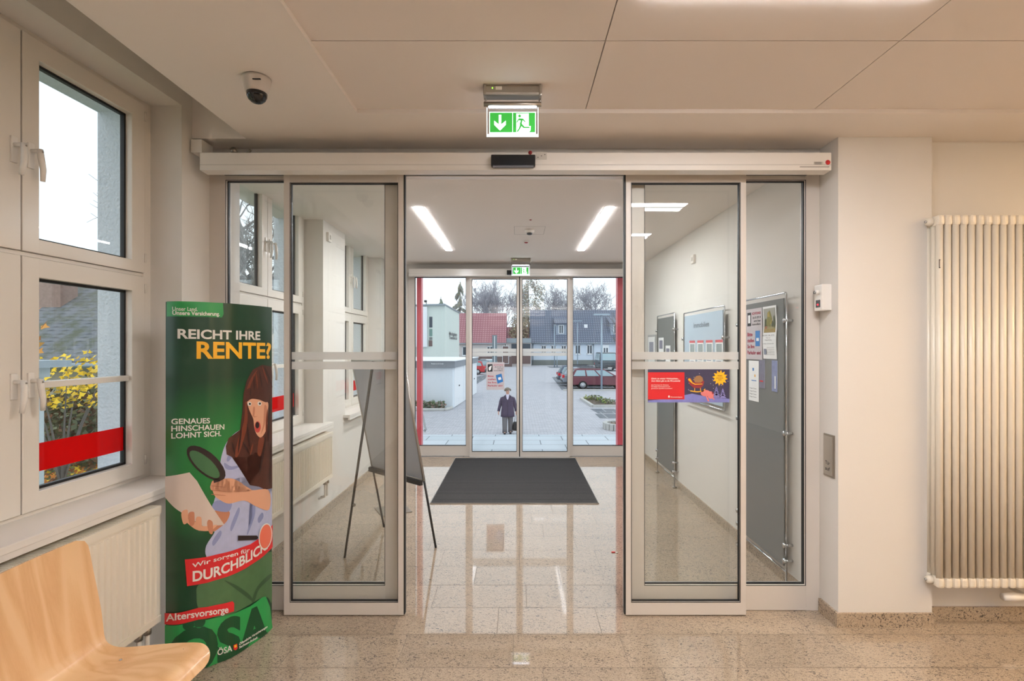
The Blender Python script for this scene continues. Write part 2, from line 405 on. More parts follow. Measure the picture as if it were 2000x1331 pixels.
window('window_3', Vector((-1.875, 0, 0)), 0, 5.58, 7.07)
window('window_4', LW0, -ANG, NWIN[0]-2.1, NWIN[1]-2.1)
window('window_5', LW0, -ANG, NWIN[0]-4.2, NWIN[1]-4.2)

# ================================================================== AUTOMATIC DOORS
def glass_box(parent, x0, x1, y, z0, z1, name='glass_pane'):
    m = MB(); m.box(x0, x1, y-.004, y+.004, z0, z1, glass_m); return m.build(name, parent)
def ring(mb, x0, x1, y0, y1, z0, z1, l, r, b, t, m):
    mb.rbox(x0, x0+l, y0, y1, z0, z1, m, .003); mb.rbox(x1-r, x1, y0, y1, z0, z1, m, .003)
    mb.rbox(x0+l-.003, x1-r+.003, y0, y1, z0, z0+b, m, .003); mb.rbox(x0+l-.003, x1-r+.003, y0, y1, z1-t, z1, m, .003)
def gasket(mb, x0, x1, y0, y1, z0, z1, w=.005):
    for b in ((x0, x0+w, z0, z1), (x1-w, x1, z0, z1), (x0, x1, z0, z0+w), (x0, x1, z1-w, z1)): mb.box(b[0], b[1], y0, y1, b[2], b[3], seal_m)
def auto_door(name, Yl, Yf, frame, fixed, leaves, hdr, topz):
    root = bpy.data.objects.new(name, None); COL.objects.link(root); root.location = ((frame[0]+frame[1])/2, Yf, 0); struct(root)
    root.empty_display_size = .1
    for i, (g0, g1, s0, s1) in enumerate(fixed):       # glass from g0 to g1, frame from s0 to s1
        mb = MB()
        mb.rbox(s0, g0, Yf, Yf+.06, 0, topz, alu_m, .003); mb.rbox(g1, s1, Yf, Yf+.06, 0, topz, alu_m, .003)
        mb.rbox(g0-.002, g1+.002, Yf, Yf+.06, 0.002, .156, alu_m, .003); mb.rbox(g0-.002, g1+.002, Yf, Yf+.06, 2.672, topz, alu_m, .003)
        gasket(mb, g0, g1, Yf+.020, Yf+.040, .156, 2.672, .006); gasket(mb, g0-.001, g1+.001, Yf-.0008, Yf+.002, .155, 2.673, .003)
        f = mb.build('fixed_frame', root); glass_box(f, g0+.002, g1-.002, Yf+.03, .158, 2.67)
    mb = MB(); mb.box(fixed[0][3]-.005, fixed[1][2]+.005, Yf+.0, Yf+.06, 2.695, topz, alu2_m); mb.build('transom', root)
    for i, (x0, x1, l, r) in enumerate(leaves):
        mb = MB(); ring(mb, x0, x1, Yl, Yl+.04, .006, 2.70, l, r, .078, .065, alu_m)
        gasket(mb, x0+l, x1-r, Yl+.012, Yl+.030, .084, 2.635); gasket(mb, x0+l-.001, x1-r+.001, Yl-.0008, Yl+.002, .083, 2.636, .003)
        xe = x1 if i == 0 else x0-.008
        mb.box(xe, xe+.008, Yl+.004, Yl+.036, .01, 2.69, seal_m)
        lf = mb.build('door_leaf', root)
        glass_box(lf, x0+l+.002, x1-r-.002, Yl+.02, .086, 2.633)
        for (za, zb) in ((1.559, 1.606), (1.50, 1.547)):
            m = MB(); m.box(x0+l+.004, x1-r-.004, Yl+.0135, Yl+.0150, za, zb, frost_m); m.build('frosted_stripe', lf)
        mb = MB(); mb.box(x0+.02, x1-.02, Yl+.012, Yl+.028, 2.70, 2.755, steel_m); mb.build('hanger', lf)
    h = MB(); x0, x1, ya, yb = hdr
    h.prism([(ya, 2.663), (yb, 2.660), (yb, 2.762), (ya, 2.765)], 0, x0, x1, alu2_m, .002)
    h.box(x0+.001, x1-.001, ya-.0008, ya, 2.6935, 2.695, mat('seam', (150, 143, 135)))
    h.box(x0+.02, x1-.02, yb, Yf+.005, 2.715, 2.762, alu2_m)
    h.box(x0+.03, x1-.03, Yl+.045, Yf, 2.70, 2.712, seal_m)
    ho = h.build('header', root)
    return root, ho
door1, hdr1 = auto_door('door_1', 3.11, 3.175, (-1.909, 1.877),
    [(-1.807, -.82, -1.909, -.70), (.79, 1.79, .667, 1.877)],
    [(-1.418, -.690, .038, .034), (.660, 1.392, .034, .036)], (-1.841, 1.823, 2.97, 3.045), 2.722)
door2, hdr2 = auto_door('door_2', 7.56, 7.635, (-1.63, 1.71),
    [(-1.526, -.763, -1.63, -.70), (.832, 1.606, .78, 1.71)],
    [(-.703, .028, .036, .034), (.043, .779, .034, .036)], (-1.57, 1.65, 7.42, 7.495), 2.742)
# header fittings
for hp, xx, yy in ((hdr1, 0, 2.97), (hdr2, .0, 7.42)):
    m = MB(); m.rbox(-.15+xx, .105+xx, yy-.035, yy+.001, 2.676, 2.742, black_m, .006); m.rbox(-.14+xx, .095+xx, yy-.036, yy-.002, 2.672, 2.679, mat('sensor_lens', (110, 110, 116), .2), .002); m.build('motion_sensor', hp)
    m = MB(); m.box(.107+xx, .172+xx, yy-.002, yy, 2.725, 2.768, mat('label_grey', (196, 190, 180), .4))
    for q in range(3): m.box(.118+q*.02, .124+q*.02, yy-.0025, yy-.001, 2.735+.008*q, 2.739+.008*q, ink_m)
    m.build('rating_plate', hp)
    m = MB(); m.cyl((.076+xx, yy-.004, 2.764), (.076+xx, yy+.012, 2.764), .011, mat('indicator_red', (150, 30, 34), .3), 12); m.build('indicator', hp)
m = MB(); m.cyl((1.802, 2.9695, 2.708), (1.802, 2.968, 2.708), .014, red_m, 16); m.box(1.72, 1.775, 2.9688, 2.97, 2.694, 2.712, mat('label_grey', (196, 190, 180)))
for q in range(3): m.box(1.725, 1.765, 2.9682, 2.97, 2.697+.005*q, 2.699+.005*q, ink_m)
m.box(1.64, 1.81, 2.9684, 2.97, 2.680, 2.684, mat('seam', (150, 143, 135)))
m.build('sticker', hdr1)
m = MB(); m.box(-1.905, -1.842, 2.99, 3.10, 2.775, 2.85, white_m); m.cyl((-1.70, 3.10, 2.80), (-1.70, 3.06, 2.82), .018, steel_m, 10); m.cyl((-1.66, 3.12, 2.80), (-1.60, 3.07, 2.815), .008, steel_m, 8); m.build('cable_box', hdr1)

# ================================================================== NEAR ROOM OBJECTS
# ---- curved promotional column
CP = [(-1.782, 2.596), (-1.70, 2.575), (-1.598, 2.607), (-1.558, 2.641), (-1.504, 2.70), (-1.460, 2.813), (-1.434, 2.903), (-1.4255, 2.976)]
def catmull(P, n=8):
    out = []
    for i in range(len(P)-1):
        p0 = Vector(P[max(i-1, 0)]); p1 = Vector(P[i]); p2 = Vector(P[i+1]); p3 = Vector(P[min(i+2, len(P)-1)])
        for k in range(n):
            t = k/n; out.append(.5*((2*p1)+(-p0+p2)*t+(2*p0-5*p1+4*p2-p3)*t*t+(-p0+3*p1-3*p2+p3)*t**3))
    out.append(Vector(P[-1])); return out
CV = catmull(CP); CS = [0]
for i in range(1, len(CV)): CS.append(CS[-1]+(CV[i]-CV[i-1]).length)
def cv_at(s, off=0.0):
    s = max(0, min(CS[-1], s)); i = 0
    while i < len(CS)-2 and CS[i+1] < s: i += 1
    t = (s-CS[i])/(CS[i+1]-CS[i]); p = CV[i].lerp(CV[i+1], t)
    d = ((CV[i+1]-CV[max(i-1, 0)]).normalized()*(1-t)+(CV[min(i+2, len(CV)-1)]-CV[i]).normalized()*t).normalized()
    return p+Vector((d.y, -d.x))*off, p
def px2s(px, py):                        # photograph position -> (arc length, height) on the column's skin
    t = (px-1010)/1000.0
    for i in range(0, len(CV)-1):
        a = CV[i].x/CV[i].y; b = CV[i+1].x/CV[i+1].y
        if a <= t <= b:
            f = (t-a)/(b-a+1e-9); p = CV[i].lerp(CV[i+1], f); return CS[i]+f*(CS[i+1]-CS[i]), H-(py-677)/1000*p.y
    p = CV[-1] if t > -.6 else CV[0]; return (CS[-1] if t > -.6 else 0), H-(py-677)/1000*p.y
def wrap(mb, vs, fs, m, lay):
    bm = bmesh.new(); B = [bm.verts.new((a, b, 0)) for a, b in vs]
    for f in fs:
        try: bm.faces.new([B[i] for i in f])
        except ValueError: pass
    bmesh.ops.triangulate(bm, faces=bm.faces[:])
    if bm.verts:
        a = min(v.co.x for v in bm.verts); b = max(v.co.x for v in bm.verts)
        for q in CS:
            if a < q < b: bmesh.ops.bisect_plane(bm, geom=bm.verts[:]+bm.edges[:]+bm.faces[:], plane_co=(q, 0, 0), plane_no=(1, 0, 0))
    for v in bm.verts:
        p, _ = cv_at(v.co.x, .0004+.0005*lay); v.co = Vector((p.x, p.y, max(0.002, v.co.y)))
    mb.bm(bm, m)
SMOOTH = ('print_hair', 'print_hair_light', 'print_skin', 'print_skin_shade', 'print_shirt', 'print_shirt_fold', 'print_trousers', 'print_trouser_fold', 'print_lip', 'print_hair_dark')
def art(mb, pts, m, lay, c=(300, 570), k=.2932):
    if m.name in SMOOTH and len(pts) < 18:
        q = [Vector(p) for p in pts]; n = len(q); pts = []
        for i in range(n):
            a, b, c2, d = q[i-1], q[i], q[(i+1) % n], q[(i+2) % n]
            for j in range(4): t = j/4; pts.append(.5*((2*b)+(-a+c2)*t+(2*a-5*b+4*c2-d)*t*t+(-a+3*b-3*c2+d)*t**3))
    P = [px2s(c[0]+x*k, c[1]+y*k) for x, y in pts]; wrap(mb, P, [tuple(range(len(P)))], m, lay)
def arttext(mb, st, p0, p1, hpx, m, lay, bold=.03, sag=0):
    vs, fs = text2d(st, bold); k = .34*(p1[0]-p0[0])/200; out = []
    for u, v in vs:
        w = u+k*u*(1-u); x = p0[0]+(p1[0]-p0[0])*w; y = p0[1]+(p1[1]-p0[1])*w+sag*4*w*(1-w)
        sc = hpx*(1-.13*(x-330)/200 if x > 330 else 1); out.append(px2s(x, y-sc*v))
    wrap(mb, out, fs, m, lay)
TOPZ = 1.866
col = thing('advertising_column', 'green curved advertising column with a surprised woman, standing before the window radiator', 'advertising display', (-1.60, 2.80, 0))
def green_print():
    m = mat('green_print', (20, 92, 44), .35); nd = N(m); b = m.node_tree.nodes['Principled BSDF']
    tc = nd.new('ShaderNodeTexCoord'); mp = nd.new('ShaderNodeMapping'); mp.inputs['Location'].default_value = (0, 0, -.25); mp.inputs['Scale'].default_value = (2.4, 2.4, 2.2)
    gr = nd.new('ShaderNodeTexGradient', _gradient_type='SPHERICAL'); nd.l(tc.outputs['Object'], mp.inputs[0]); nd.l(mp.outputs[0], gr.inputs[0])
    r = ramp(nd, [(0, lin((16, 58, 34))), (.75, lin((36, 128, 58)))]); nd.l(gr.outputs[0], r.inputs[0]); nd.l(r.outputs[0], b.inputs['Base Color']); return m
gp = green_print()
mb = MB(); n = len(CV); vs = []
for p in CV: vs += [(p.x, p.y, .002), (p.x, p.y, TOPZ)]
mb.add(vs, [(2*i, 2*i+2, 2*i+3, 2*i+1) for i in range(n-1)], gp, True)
back = []
A = CV[-1]; B = CV[0]
for i in range(11):
    t = i/10; c = A.lerp(B, t); d = (B-A).normalized(); q = c+Vector((d.y, -d.x))*-0.0 + Vector((-.707, .72))*math.sin(t*PI)*.035; back += [(q.x, q.y, .002), (q.x, q.y, TOPZ)]
mb.add(back, [(2*i, 2*i+2, 2*i+3, 2*i+1) for i in range(10)], white_m, True)
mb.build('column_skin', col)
pr = MB()
c_lg = mat('print_light_green', (40, 148, 74), .35); c_w = mat('print_white', (226, 222, 214), .4); c_y = mat('print_yellow', (242, 178, 34), .4)
c_hair = mat('print_hair', (74, 36, 26), .4, noise=.3, nscale=40); c_hair2 = mat('print_hair_light', (116, 54, 32), .4); c_skin = mat('print_skin', (214, 158, 126), .4); c_skin2 = mat('print_skin_shade', (184, 122, 92), .4)
c_shirt = mat('print_shirt', (172, 176, 204), .4, noise=.12, nscale=30); c_sh2 = mat('print_shirt_fold', (134, 142, 182), .4); c_paper = mat('print_paper', (206, 190, 178), .4); c_tr = mat('print_trousers', (74, 108, 68), .4, noise=.15, nscale=25)
c_dg = mat('print_dark_green', (14, 72, 38), .4); c_lens = mat('print_lens', (60, 104, 66), .4); c_blk = mat('print_blackish', (40, 26, 26), .4); c_lip = mat('print_lip', (190, 70, 62), .4)
c_tr2 = mat('print_trouser_fold', (50, 80, 50), .4)
art(pr, [(88, 66), (462, 76), (466, 150), (455, 172), (88, 166)], c_lg, 1)
arttext(pr, 'Unser Land.', (337, 607), (386, 608), 8, c_w, 2, .01); arttext(pr, 'Unsere Versicherung.', (337, 615), (429, 617), 8, c_w, 2)
arttext(pr, 'REICHT IHRE', (347, 661), (508, 664), 19, c_w, 2, .028); arttext(pr, 'RENTE?', (384, 700), (529, 700), 35, c_y, 2, .028)
arttext(pr, 'GENAUES', (335, 829), (410, 827), 11, c_w, 2, .02); arttext(pr, 'HINSCHAUEN', (335, 843), (438, 839), 11, c_w, 2, .02); arttext(pr, 'LOHNT SICH.', (335, 857), (432, 852), 11, c_w, 2, .02)
K4 = ((300, 940), .2938)
# trousers, shirt, arms, hair, face
art(pr, [(300, 690), (420, 640), (785, 470), (785, 800), (735, 770), (530, 880), (380, 905), (300, 850), (285, 760)], c_tr, 1, *K4)
art(pr, [(470, 660), (560, 700), (640, 760), (655, 800), (600, 760), (520, 700)], c_tr2, 2, *K4)
art(pr, [(650, 800), (690, 700), (770, 620), (780, 640), (700, 720), (670, 800)], c_tr2, 2, *K4)
art(pr, [(560, 930), (500, 985), (462, 1060), (442, 1170), (470, 1240), (440, 1331), (798, 1331), (798, 900), (640, 900)], c_shirt, 1)
art(pr, [(440, 60), (400, 140), (380, 320), (405, 340), (350, 430), (350, 500), (400, 530), (640, 430), (785, 300), (785, -10), (520, -10)], c_shirt, 1, *K4)
art(pr, [(640, 120), (660, 200), (620, 340), (630, 345), (675, 210), (660, 110)], c_sh2, 2, *K4)
art(pr, [(470, 1140), (520, 1165), (600, 1150), (530, 1185), (480, 1180)], c_sh2, 2)
art(pr, [(400, 200), (500, 200), (490, 260), (440, 310), (390, 330)], c_skin2, 3, *K4)
art(pr, [(388, 165), (420, 130), (510, 140), (515, 175), (490, 205), (410, 195)], c_sh2, 4, *K4)
art(pr, [(68, -30), (68, 110), (190, 210), (330, 300), (470, 292), (380, 160), (290, 0), (240, -58)], c_paper, 5, *K4)
for i, (a, b) in enumerate([((186, 225), (225, 190)), ((230, 235), (268, 205)), ((280, 265), (315, 240)), ((355, 285), (388, 268))]):
    art(pr, [a, (a[0]+10, a[1]-28), b, (b[0]+5, b[1]+25), (b[0]+3, b[1]+80), (a[0]+15, a[1]+60)], c_skin2 if i % 2 else c_skin, 6, *K4)
art(pr, [(200, 250), (260, 260), (330, 300), (420, 290), (385, 325), (330, 332), (270, 315)], c_skin, 5, *K4)
art(pr, [(385, 20), (400, 0), (440, -10), (560, 0), (640, 60), (760, 60), (765, 190), (680, 170), (600, 130), (500, 150), (440, 125), (400, 90)], c_skin, 6, *K4)
art(pr, [(385, 1270), (420, 1255), (520, 1245), (600, 1290), (640, 1331), (400, 1331)], c_skin, 6)
for yy in (30, 58, 86): art(pr, [(388, yy), (470, yy+8), (470, yy+12), (392, yy+5)], c_skin2, 7, *K4)
art(pr, [(720, 488), (660, 520), (620, 590), (597, 680), (590, 800), (575, 920), (500, 975), (480, 1030), (485, 1085), (520, 1102), (620, 1105), (700, 1060), (725, 1100), (722, 1170), (660, 1250), (640, 1290), (700, 1300), (740, 1320), (798, 1310), (798, 560), (785, 500)], c_hair, 3)
art(pr, [(690, 520), (640, 590), (610, 690), (600, 860), (560, 990), (540, 1090), (560, 1095), (600, 980), (625, 860), (620, 720), (650, 610)], c_hair2, 4)
art(pr, [(700, 980), (690, 1080), (712, 1090), (735, 980)], c_hair2, 4)
art(pr, [(618, 722), (640, 700), (752, 730), (760, 800), (758, 870), (742, 935), (712, 972), (684, 950), (668, 905), (662, 850), (640, 800), (626, 760)], c_skin, 4)
art(pr, [(596, 690), (640, 640), (760, 650), (756, 735), (700, 720), (650, 715), (612, 735)], c_hair, 5)
c_hd = mat('print_hair_dark', (48, 22, 18), .4)
for x0_, y0_, x1_, y1_, w in ((735, 500, 790, 640, 7), (700, 520, 720, 640, 5), (665, 560, 668, 660, 5), (770, 700, 760, 1000, 9), (745, 960, 700, 1230, 8), (590, 1000, 640, 1090, 8), (520, 1000, 540, 1090, 7), (585, 900, 560, 1080, 6), (640, 700, 645, 640, 4), (780, 1000, 770, 1290, 8), (620, 880, 640, 1060, 6)):
    art(pr, [(x0_, y0_), ((x0_+x1_)/2+w, (y0_+y1_)/2), (x1_, y1_), ((x0_+x1_)/2-w, (y0_+y1_)/2)], c_hd, 6)
for x0_, y0_, x1_, y1_, w in ((720, 495, 760, 620, 5), (680, 540, 690, 650, 4), (755, 780, 745, 950, 6), (610, 760, 600, 980, 5), (660, 1010, 640, 1090, 6)):
    art(pr, [(x0_, y0_), ((x0_+x1_)/2+w, (y0_+y1_)/2), (x1_, y1_), ((x0_+x1_)/2-w, (y0_+y1_)/2)], c_hair2, 6)
art(pr, [(735, 760), (752, 780), (740, 880), (712, 950), (728, 880)], c_skin2, 5); art(pr, [(662, 770), (672, 775), (668, 825), (658, 822)], c_skin2, 5)
for a, b in (((560, 1000), (500, 1130)), ((620, 1120), (600, 1200)), ((700, 1180), (690, 1240))): art(pr, [a, (a[0]+8, a[1]+30), b, (b[0]-8, b[1]-30)], c_sh2, 2)
for a, b in (((440, 330), (400, 430)), ((560, 180), (520, 330)), ((720, 210), (700, 280))): art(pr, [a, (a[0]+9, a[1]+30), b, (b[0]-9, b[1]-30)], c_sh2, 2, *K4)
for cx, cy in ((636, 748), (703, 746)):
    art(pr, [(cx+14*math.cos(a*PI/5), cy+15*math.sin(a*PI/5)) for a in range(10)], c_w, 5); art(pr, [(cx+2+7*math.cos(a*PI/4), cy+8*math.sin(a*PI/4)) for a in range(8)], c_blk, 6)
art(pr, [(655, 822), (672, 832), (690, 828), (668, 838)], c_skin2, 5)
art(pr, [(690+20*math.cos(a*PI/6), 902+38*math.sin(a*PI/6)) for a in range(12)], c_lip, 5); art(pr, [(688+13*math.cos(a*PI/6), 890+22*math.sin(a*PI/6)) for a in range(12)], c_blk, 6)
def ell(cx, cy, a, b, th, n=22): return [(cx+a*math.cos(t)*math.cos(th)-b*math.sin(t)*math.sin(th), cy+a*math.cos(t)*math.sin(th)+b*math.sin(t)*math.cos(th)) for t in [2*PI*i/n for i in range(n)]]
art(pr, ell(350, 1142, 158, 72, .72), c_blk, 7); art(pr, ell(340, 1150, 128, 46, .74), c_lens, 8)
art(pr, [(395, 1250), (440, 1235), (445, 1262), (400, 1275)], c_blk, 7)
# red ribbon
art(pr, [(210, 520), (450, 480), (560, 448), (640, 420), (720, 365), (790, 290), (790, 440), (700, 520), (600, 585), (500, 630), (225, 697)], red_m, 9, *K4)
arttext(pr, 'Wir sorgen für', (376, 1109), (486, 1078), 9, c_w, 14, .015); arttext(pr, 'DURCHBLICK.', (377, 1135), (521, 1071), 21, c_w, 14, .028, 12)
art(pr, ell(735, 368, 44, 88, .12), c_w, 16, *K4); art(pr, ell(735, 368, 38, 80, .12), mat('print_coral', (224, 110, 84), .4), 18, *K4)
art(pr, [(556, 362), (680, 362), (690, 375), (680, 390), (556, 395)], c_blk, 12, *K4)
# lower panel
art(pr, [(50, 955), (300, 925), (530, 880), (640, 832), (720, 772), (742, 768), (770, 840), (790, 975), (700, 1068), (520, 1170), (330, 1245), (190, 1290), (50, 1290)], c_lg, 8, *K4)
arttext(pr, 'ÖSA', (329, 1322), (525, 1250), 88, c_dg, 9, .05, 10)
art(pr, [(50, 875), (300, 840), (520, 798), (532, 812), (530, 865), (300, 918), (50, 950)], red_m, 11, *K4)
arttext(pr, 'Altersvorsorge', (327, 1213), (445, 1196), 14, c_w, 15, .02)
arttext(pr, 'ÖSA', (424, 1280), (452, 1271), 13, c_w, 15, .02); art(pr, [(525, 1090), (550, 1080), (553, 1110), (540, 1125), (525, 1118)], red_m, 13, *K4); art(pr, [(530, 1092), (545, 1086), (547, 1102), (532, 1108)], c_y, 14, *K4)
arttext(pr, 'Öffentliche Versicherungen', (465, 1261), (520, 1226), 5, c_w, 15); arttext(pr, 'Sachsen-Anhalt', (465, 1267), (501, 1247), 5, c_w, 15)
pr.build('printed_artwork', col)

# ---- panel radiators
def panel_radiator(label, loc, rotz, y0, y1, z0, z1, xo=.12):
    ym = (y0+y1)/2; R = Matrix.Rotation(rotz, 4, 'Z'); o = Vector(loc)+R @ Vector((.075, ym, z0))
    r = thing('panel_radiator', label, 'radiator', o, rotz)
    def B(m, name): m.v = [(v[0]-.075, v[1]-ym, v[2]-z0) for v in m.v]; m.build(name, r, local=True)
    m = MB(); m.box(xo-.02, xo-.008, y0, y1, z0, z1, rad_m); zt, zb = z1-.045, z0+.04
    y = y0+.02
    while y < y1-.03:
        m.prism([(xo-.009, y), (xo-.001, y+.006), (xo-.001, y+.018), (xo-.009, y+.025)], 2, zb, zt, rad_m); y += .0333
    m.box(xo-.009, xo, y0, y1, z1-.03, z1, rad_m); m.box(xo-.009, xo-.002, y0, y1, z0, z0+.03, rad_m); B(m, 'front_panel')
    m = MB(); m.box(.03, .042, y0, y1, z0, z1, rad_m); B(m, 'rear_panel')
    for a in (y0, y1-.004): m = MB(); m.box(.03, xo-.012, a, a+.004, z0+.02, z1, rad_m); B(m, 'side_cover')
    m = MB(); m.box(.03, .036, y0, y1, z1, z1+.006, rad_m); m.box(xo-.014, xo, y0, y1, z1, z1+.006, rad_m)
    y = y0
    m.box(.036, xo-.014, y0, y1, z1-.012, z1-.009, rad_m)
    while y < y1: m.box(.034, xo-.012, y, y+.008, z1-.003, z1+.005, rad_m); y += .0125
    B(m, 'top_grille')
    for yy in (y1-.10, y1-.045):
        m = MB(); m.tube([(.08, yy, z0+.01), (.08, yy, z0-.06), (.08, yy, z0-.16), (.02, yy, z0-.18)], .011, white_m, 8); m.cyl((.08, yy, z0-.045), (.08, yy, z0-.01), .018, steel_m, 10); B(m, 'pipe')
    for a in (y0+.2, y1-.23): m = MB(); m.box(0.002, .031, a, a+.03, z0+.05, z1-.05, steel_m); B(m, 'bracket')
    return r
panel_radiator('white ribbed panel radiator under the near window, behind the wooden chair', LW0, -ANG, NWIN[0]-.05, 2.615-3.16, .241, .822)
panel_radiator('white ribbed panel radiator beyond the sliding door under the corridor window', Vector((-1.875, 0, 0)), 0, 3.5, 4.885, .394, .822)

# ---- bent plywood chair
def bent_chair():
    r = thing('wooden_chair', 'beech plywood shell chair beside the radiator, lower left corner', 'chair', (-1.43, 1.83, 0))
    prof = [(-1.716, .885), (-1.700, .80), (-1.680, .70), (-1.658, .60), (-1.640, .53), (-1.622, .485), (-1.59, .462), (-1.54, .452), (-1.45, .450), (-1.35, .455), (-1.27, .456), (-1.235, .448), (-1.212, .432), (-1.20, .41)]
    prof = catmull(prof, 4); n = len(prof); yc = 1.83; mb = MB(); th = .012
    S_ = [0]
    for i in range(1, n): S_.append(S_[-1]+(prof[i]-prof[i-1]).length)
    Lt = S_[-1]
    def half(s):
        w = .205
        r1 = .05
        if s < r1: w -= r1-math.sqrt(max(0, r1*r1-(r1-s)**2))
        e = Lt-s; r2 = .085
        if e < r2: w -= (r2-math.sqrt(max(0, r2*r2-(r2-e)**2)))*.9
        mid = abs(s-.46); w -= .028*math.exp(-(mid/.11)**2)
        return w
    K = 8; vs = []; 
    for side in (0, 1):
        for i in range(n):
            d = (prof[min(i+1, n-1)]-prof[max(i-1, 0)]).normalized(); nn = Vector((-d.y, d.x)); nn = -nn if nn.x < 0 and i < n/3 else nn
            nn = Vector((-d.y, d.x))*(1)    # outward normal (up / forward)
            h = half(S_[i])
            for j in range(K+1):
                u = -1+2*j/K; dish = .010*(1-u*u) if S_[i] < .4 else .006*(1-u*u)
                p = prof[i]+nn*((th/2 if side == 0 else -th/2)-dish)
                vs.append((p.x, yc+u*h, p.y))
    fs = []; O = n*(K+1)
    for i in range(n-1):
        for j in range(K):
            a = i*(K+1)+j; fs.append((a, a+1, a+K+2, a+K+1)); fs.append((O+a, O+a+K+1, O+a+K+2, O+a+1))
        a = i*(K+1); fs.append((a, a+K+1, O+a+K+1, O+a)); a = i*(K+1)+K; fs.append((a, O+a, O+a+K+1, a+K+1))
    for j in range(K): fs.append((j, O+j, O+j+1, j+1)); a = (n-1)*(K+1)+j; fs.append((a, a+1, O+a+1, O+a))
    wm = wood('beech_veneer'); mb.add(vs, fs, wm, False)
    o = mb.build('seat_shell', r)
    for p in o.data.polygons: p.use_smooth = True
    mo = o.modifiers.new('e', 'EDGE_SPLIT'); mo.split_angle = math.radians(40)
    for x, y in ((-1.30, 1.67), (-1.30, 1.995), (-1.495, 1.73), (-1.495, 1.93)): m = MB(); m.ball((x, y, .4575), .006, chrome_m, (1, 1, .5), 10, 6); m.build('screw', r)
    for (x, y, xf) in ((-1.33, 1.68, -1.27), (-1.33, 1.98, -1.27), (-1.53, 1.68, -1.62), (-1.53, 1.98, -1.62)):
        m = MB(); m.tube([(x, y, .443), (x, y, .43), (xf, y+(.03 if y > 1.8 else -.03), .0)], .011, chrome_m, 10); m.build('leg', r)
    for x in (-1.33, -1.53): m = MB(); m.cyl((x, 1.68, .432), (x, 1.98, .432), .009, chrome_m); m.build('cross_bar', r)
bent_chair()

# ---- tall column radiator on the right
R = thing('column_radiator', 'tall cream tubular column radiator on the wall right of the door', 'radiator', (2.85, 3.0, 0))
zt, zb = 2.39, .262
first = None
for i in range(20):
    x = 2.412+i*.0452
    m = MB()
    for yy in (2.925, 2.962, 2.999):
        m.tube([(x, yy, zb+.03), (x, yy, zt-.03)], .0172, rad_m, 12)
    for (a, b) in ((zb, zb+.06), (zt-.06, zt)):
        m.rbox(x-.019, x+.019, 2.905, 3.018, a, b, rad_m, .015)
    if first is None: first = m.build('radiator_column', R)
    else:
        c = first.copy(); COL.objects.link(c); c.location.x += i*.0452
for z in (zt-.03, zb+.03):
    m = MB(); m.tube([(2.395, 2.962, z), (2.374, 2.962, z), (2.366, 2.962, z)], .02, rad_m, 12, rs=[.026, .022, .014]); m.cyl((2.366, 2.962, z), (2.36, 2.962, z), .008, chrome_m); m.build('end_plug', R)
m = MB(); m.box(2.398, 2.413, 2.9095, 2.911, 2.085, 2.135, ink_m); m.box(2.401, 2.410, 2.909, 2.911, 2.09, 2.13, mat('label_grey', (196, 190, 180))); m.build('label', R)
m = MB(); m.tube([(2.80, 2.95, .195), (2.86, 2.95, .195), (2.93, 2.95, .195)], .02, white_m, 14, rs=[.021, .024, .018]); m.tube([(2.93, 2.95, .195), (2.96, 2.95, .2), (2.96, 2.96, .28)], .014, chrome_m, 10); m.tube([(2.95, 2.96, .195), (2.95, 3.063, .195)], .011, white_m, 8)
m.build('thermostat_valve', R)
for xx in (2.52, 3.2):
    for zz in (.6, 2.1): m = MB(); m.box(xx, xx+.02, 3.012, 3.0655, zz, zz+.04, rad_m); m.build('wall_bracket', R)

# ---- small wall fittings beside the door
kb = thing('alarm_box', 'white key switch box with lock and red light on the door reveal', 'switch box', (1.85, 3.09, 1.86))
m = MB(); m.rbox(1.818, 1.878, 3.055, 3.135, 1.855, 2.012, white_m, .006); m.build('housing', kb)
m = MB(); m.cyl((1.818, 3.09, 1.965), (1.800, 3.09, 1.965), .014, white_m, 12); m.cyl((1.800, 3.09, 1.965), (1.792, 3.09, 1.965), .010, chrome_m, 12); m.build('key_lock', kb)
m = MB(); m.box(1.8165, 1.8185, 3.07, 3.115, 1.875, 1.92, mat('dark_grey', (70, 70, 72), .4)); m.ball((1.816, 3.092, 1.892), .005, mat('led_red', (255, 40, 50), .4, emit=3.0)); m.build('indicator_panel', kb)
ds = thing('door_switch', 'brushed steel door opener plate on the reveal, right of the sliding door', 'switch', (1.87, 3.08, .86))
m = MB(); m.rbox(1.871, 1.878, 3.022, 3.128, .857, 1.112, steel_m, .002); m.rbox(1.866, 1.873, 3.034, 3.118, .868, 1.100, mat('steel_light', (190, 184, 174), .3, .8), .003)
m.build('plate', ds)
m = MB(); text_plane(m, 'Tür', (1.8655, 3.100, .93), (0, -.045, 0), (0, 0, .022), ink_m, .01); text_plane(m, 'auf', (1.8655, 3.100, .895), (0, -.045, 0), (0, 0, .022), ink_m, .01); m.build('lettering', ds)

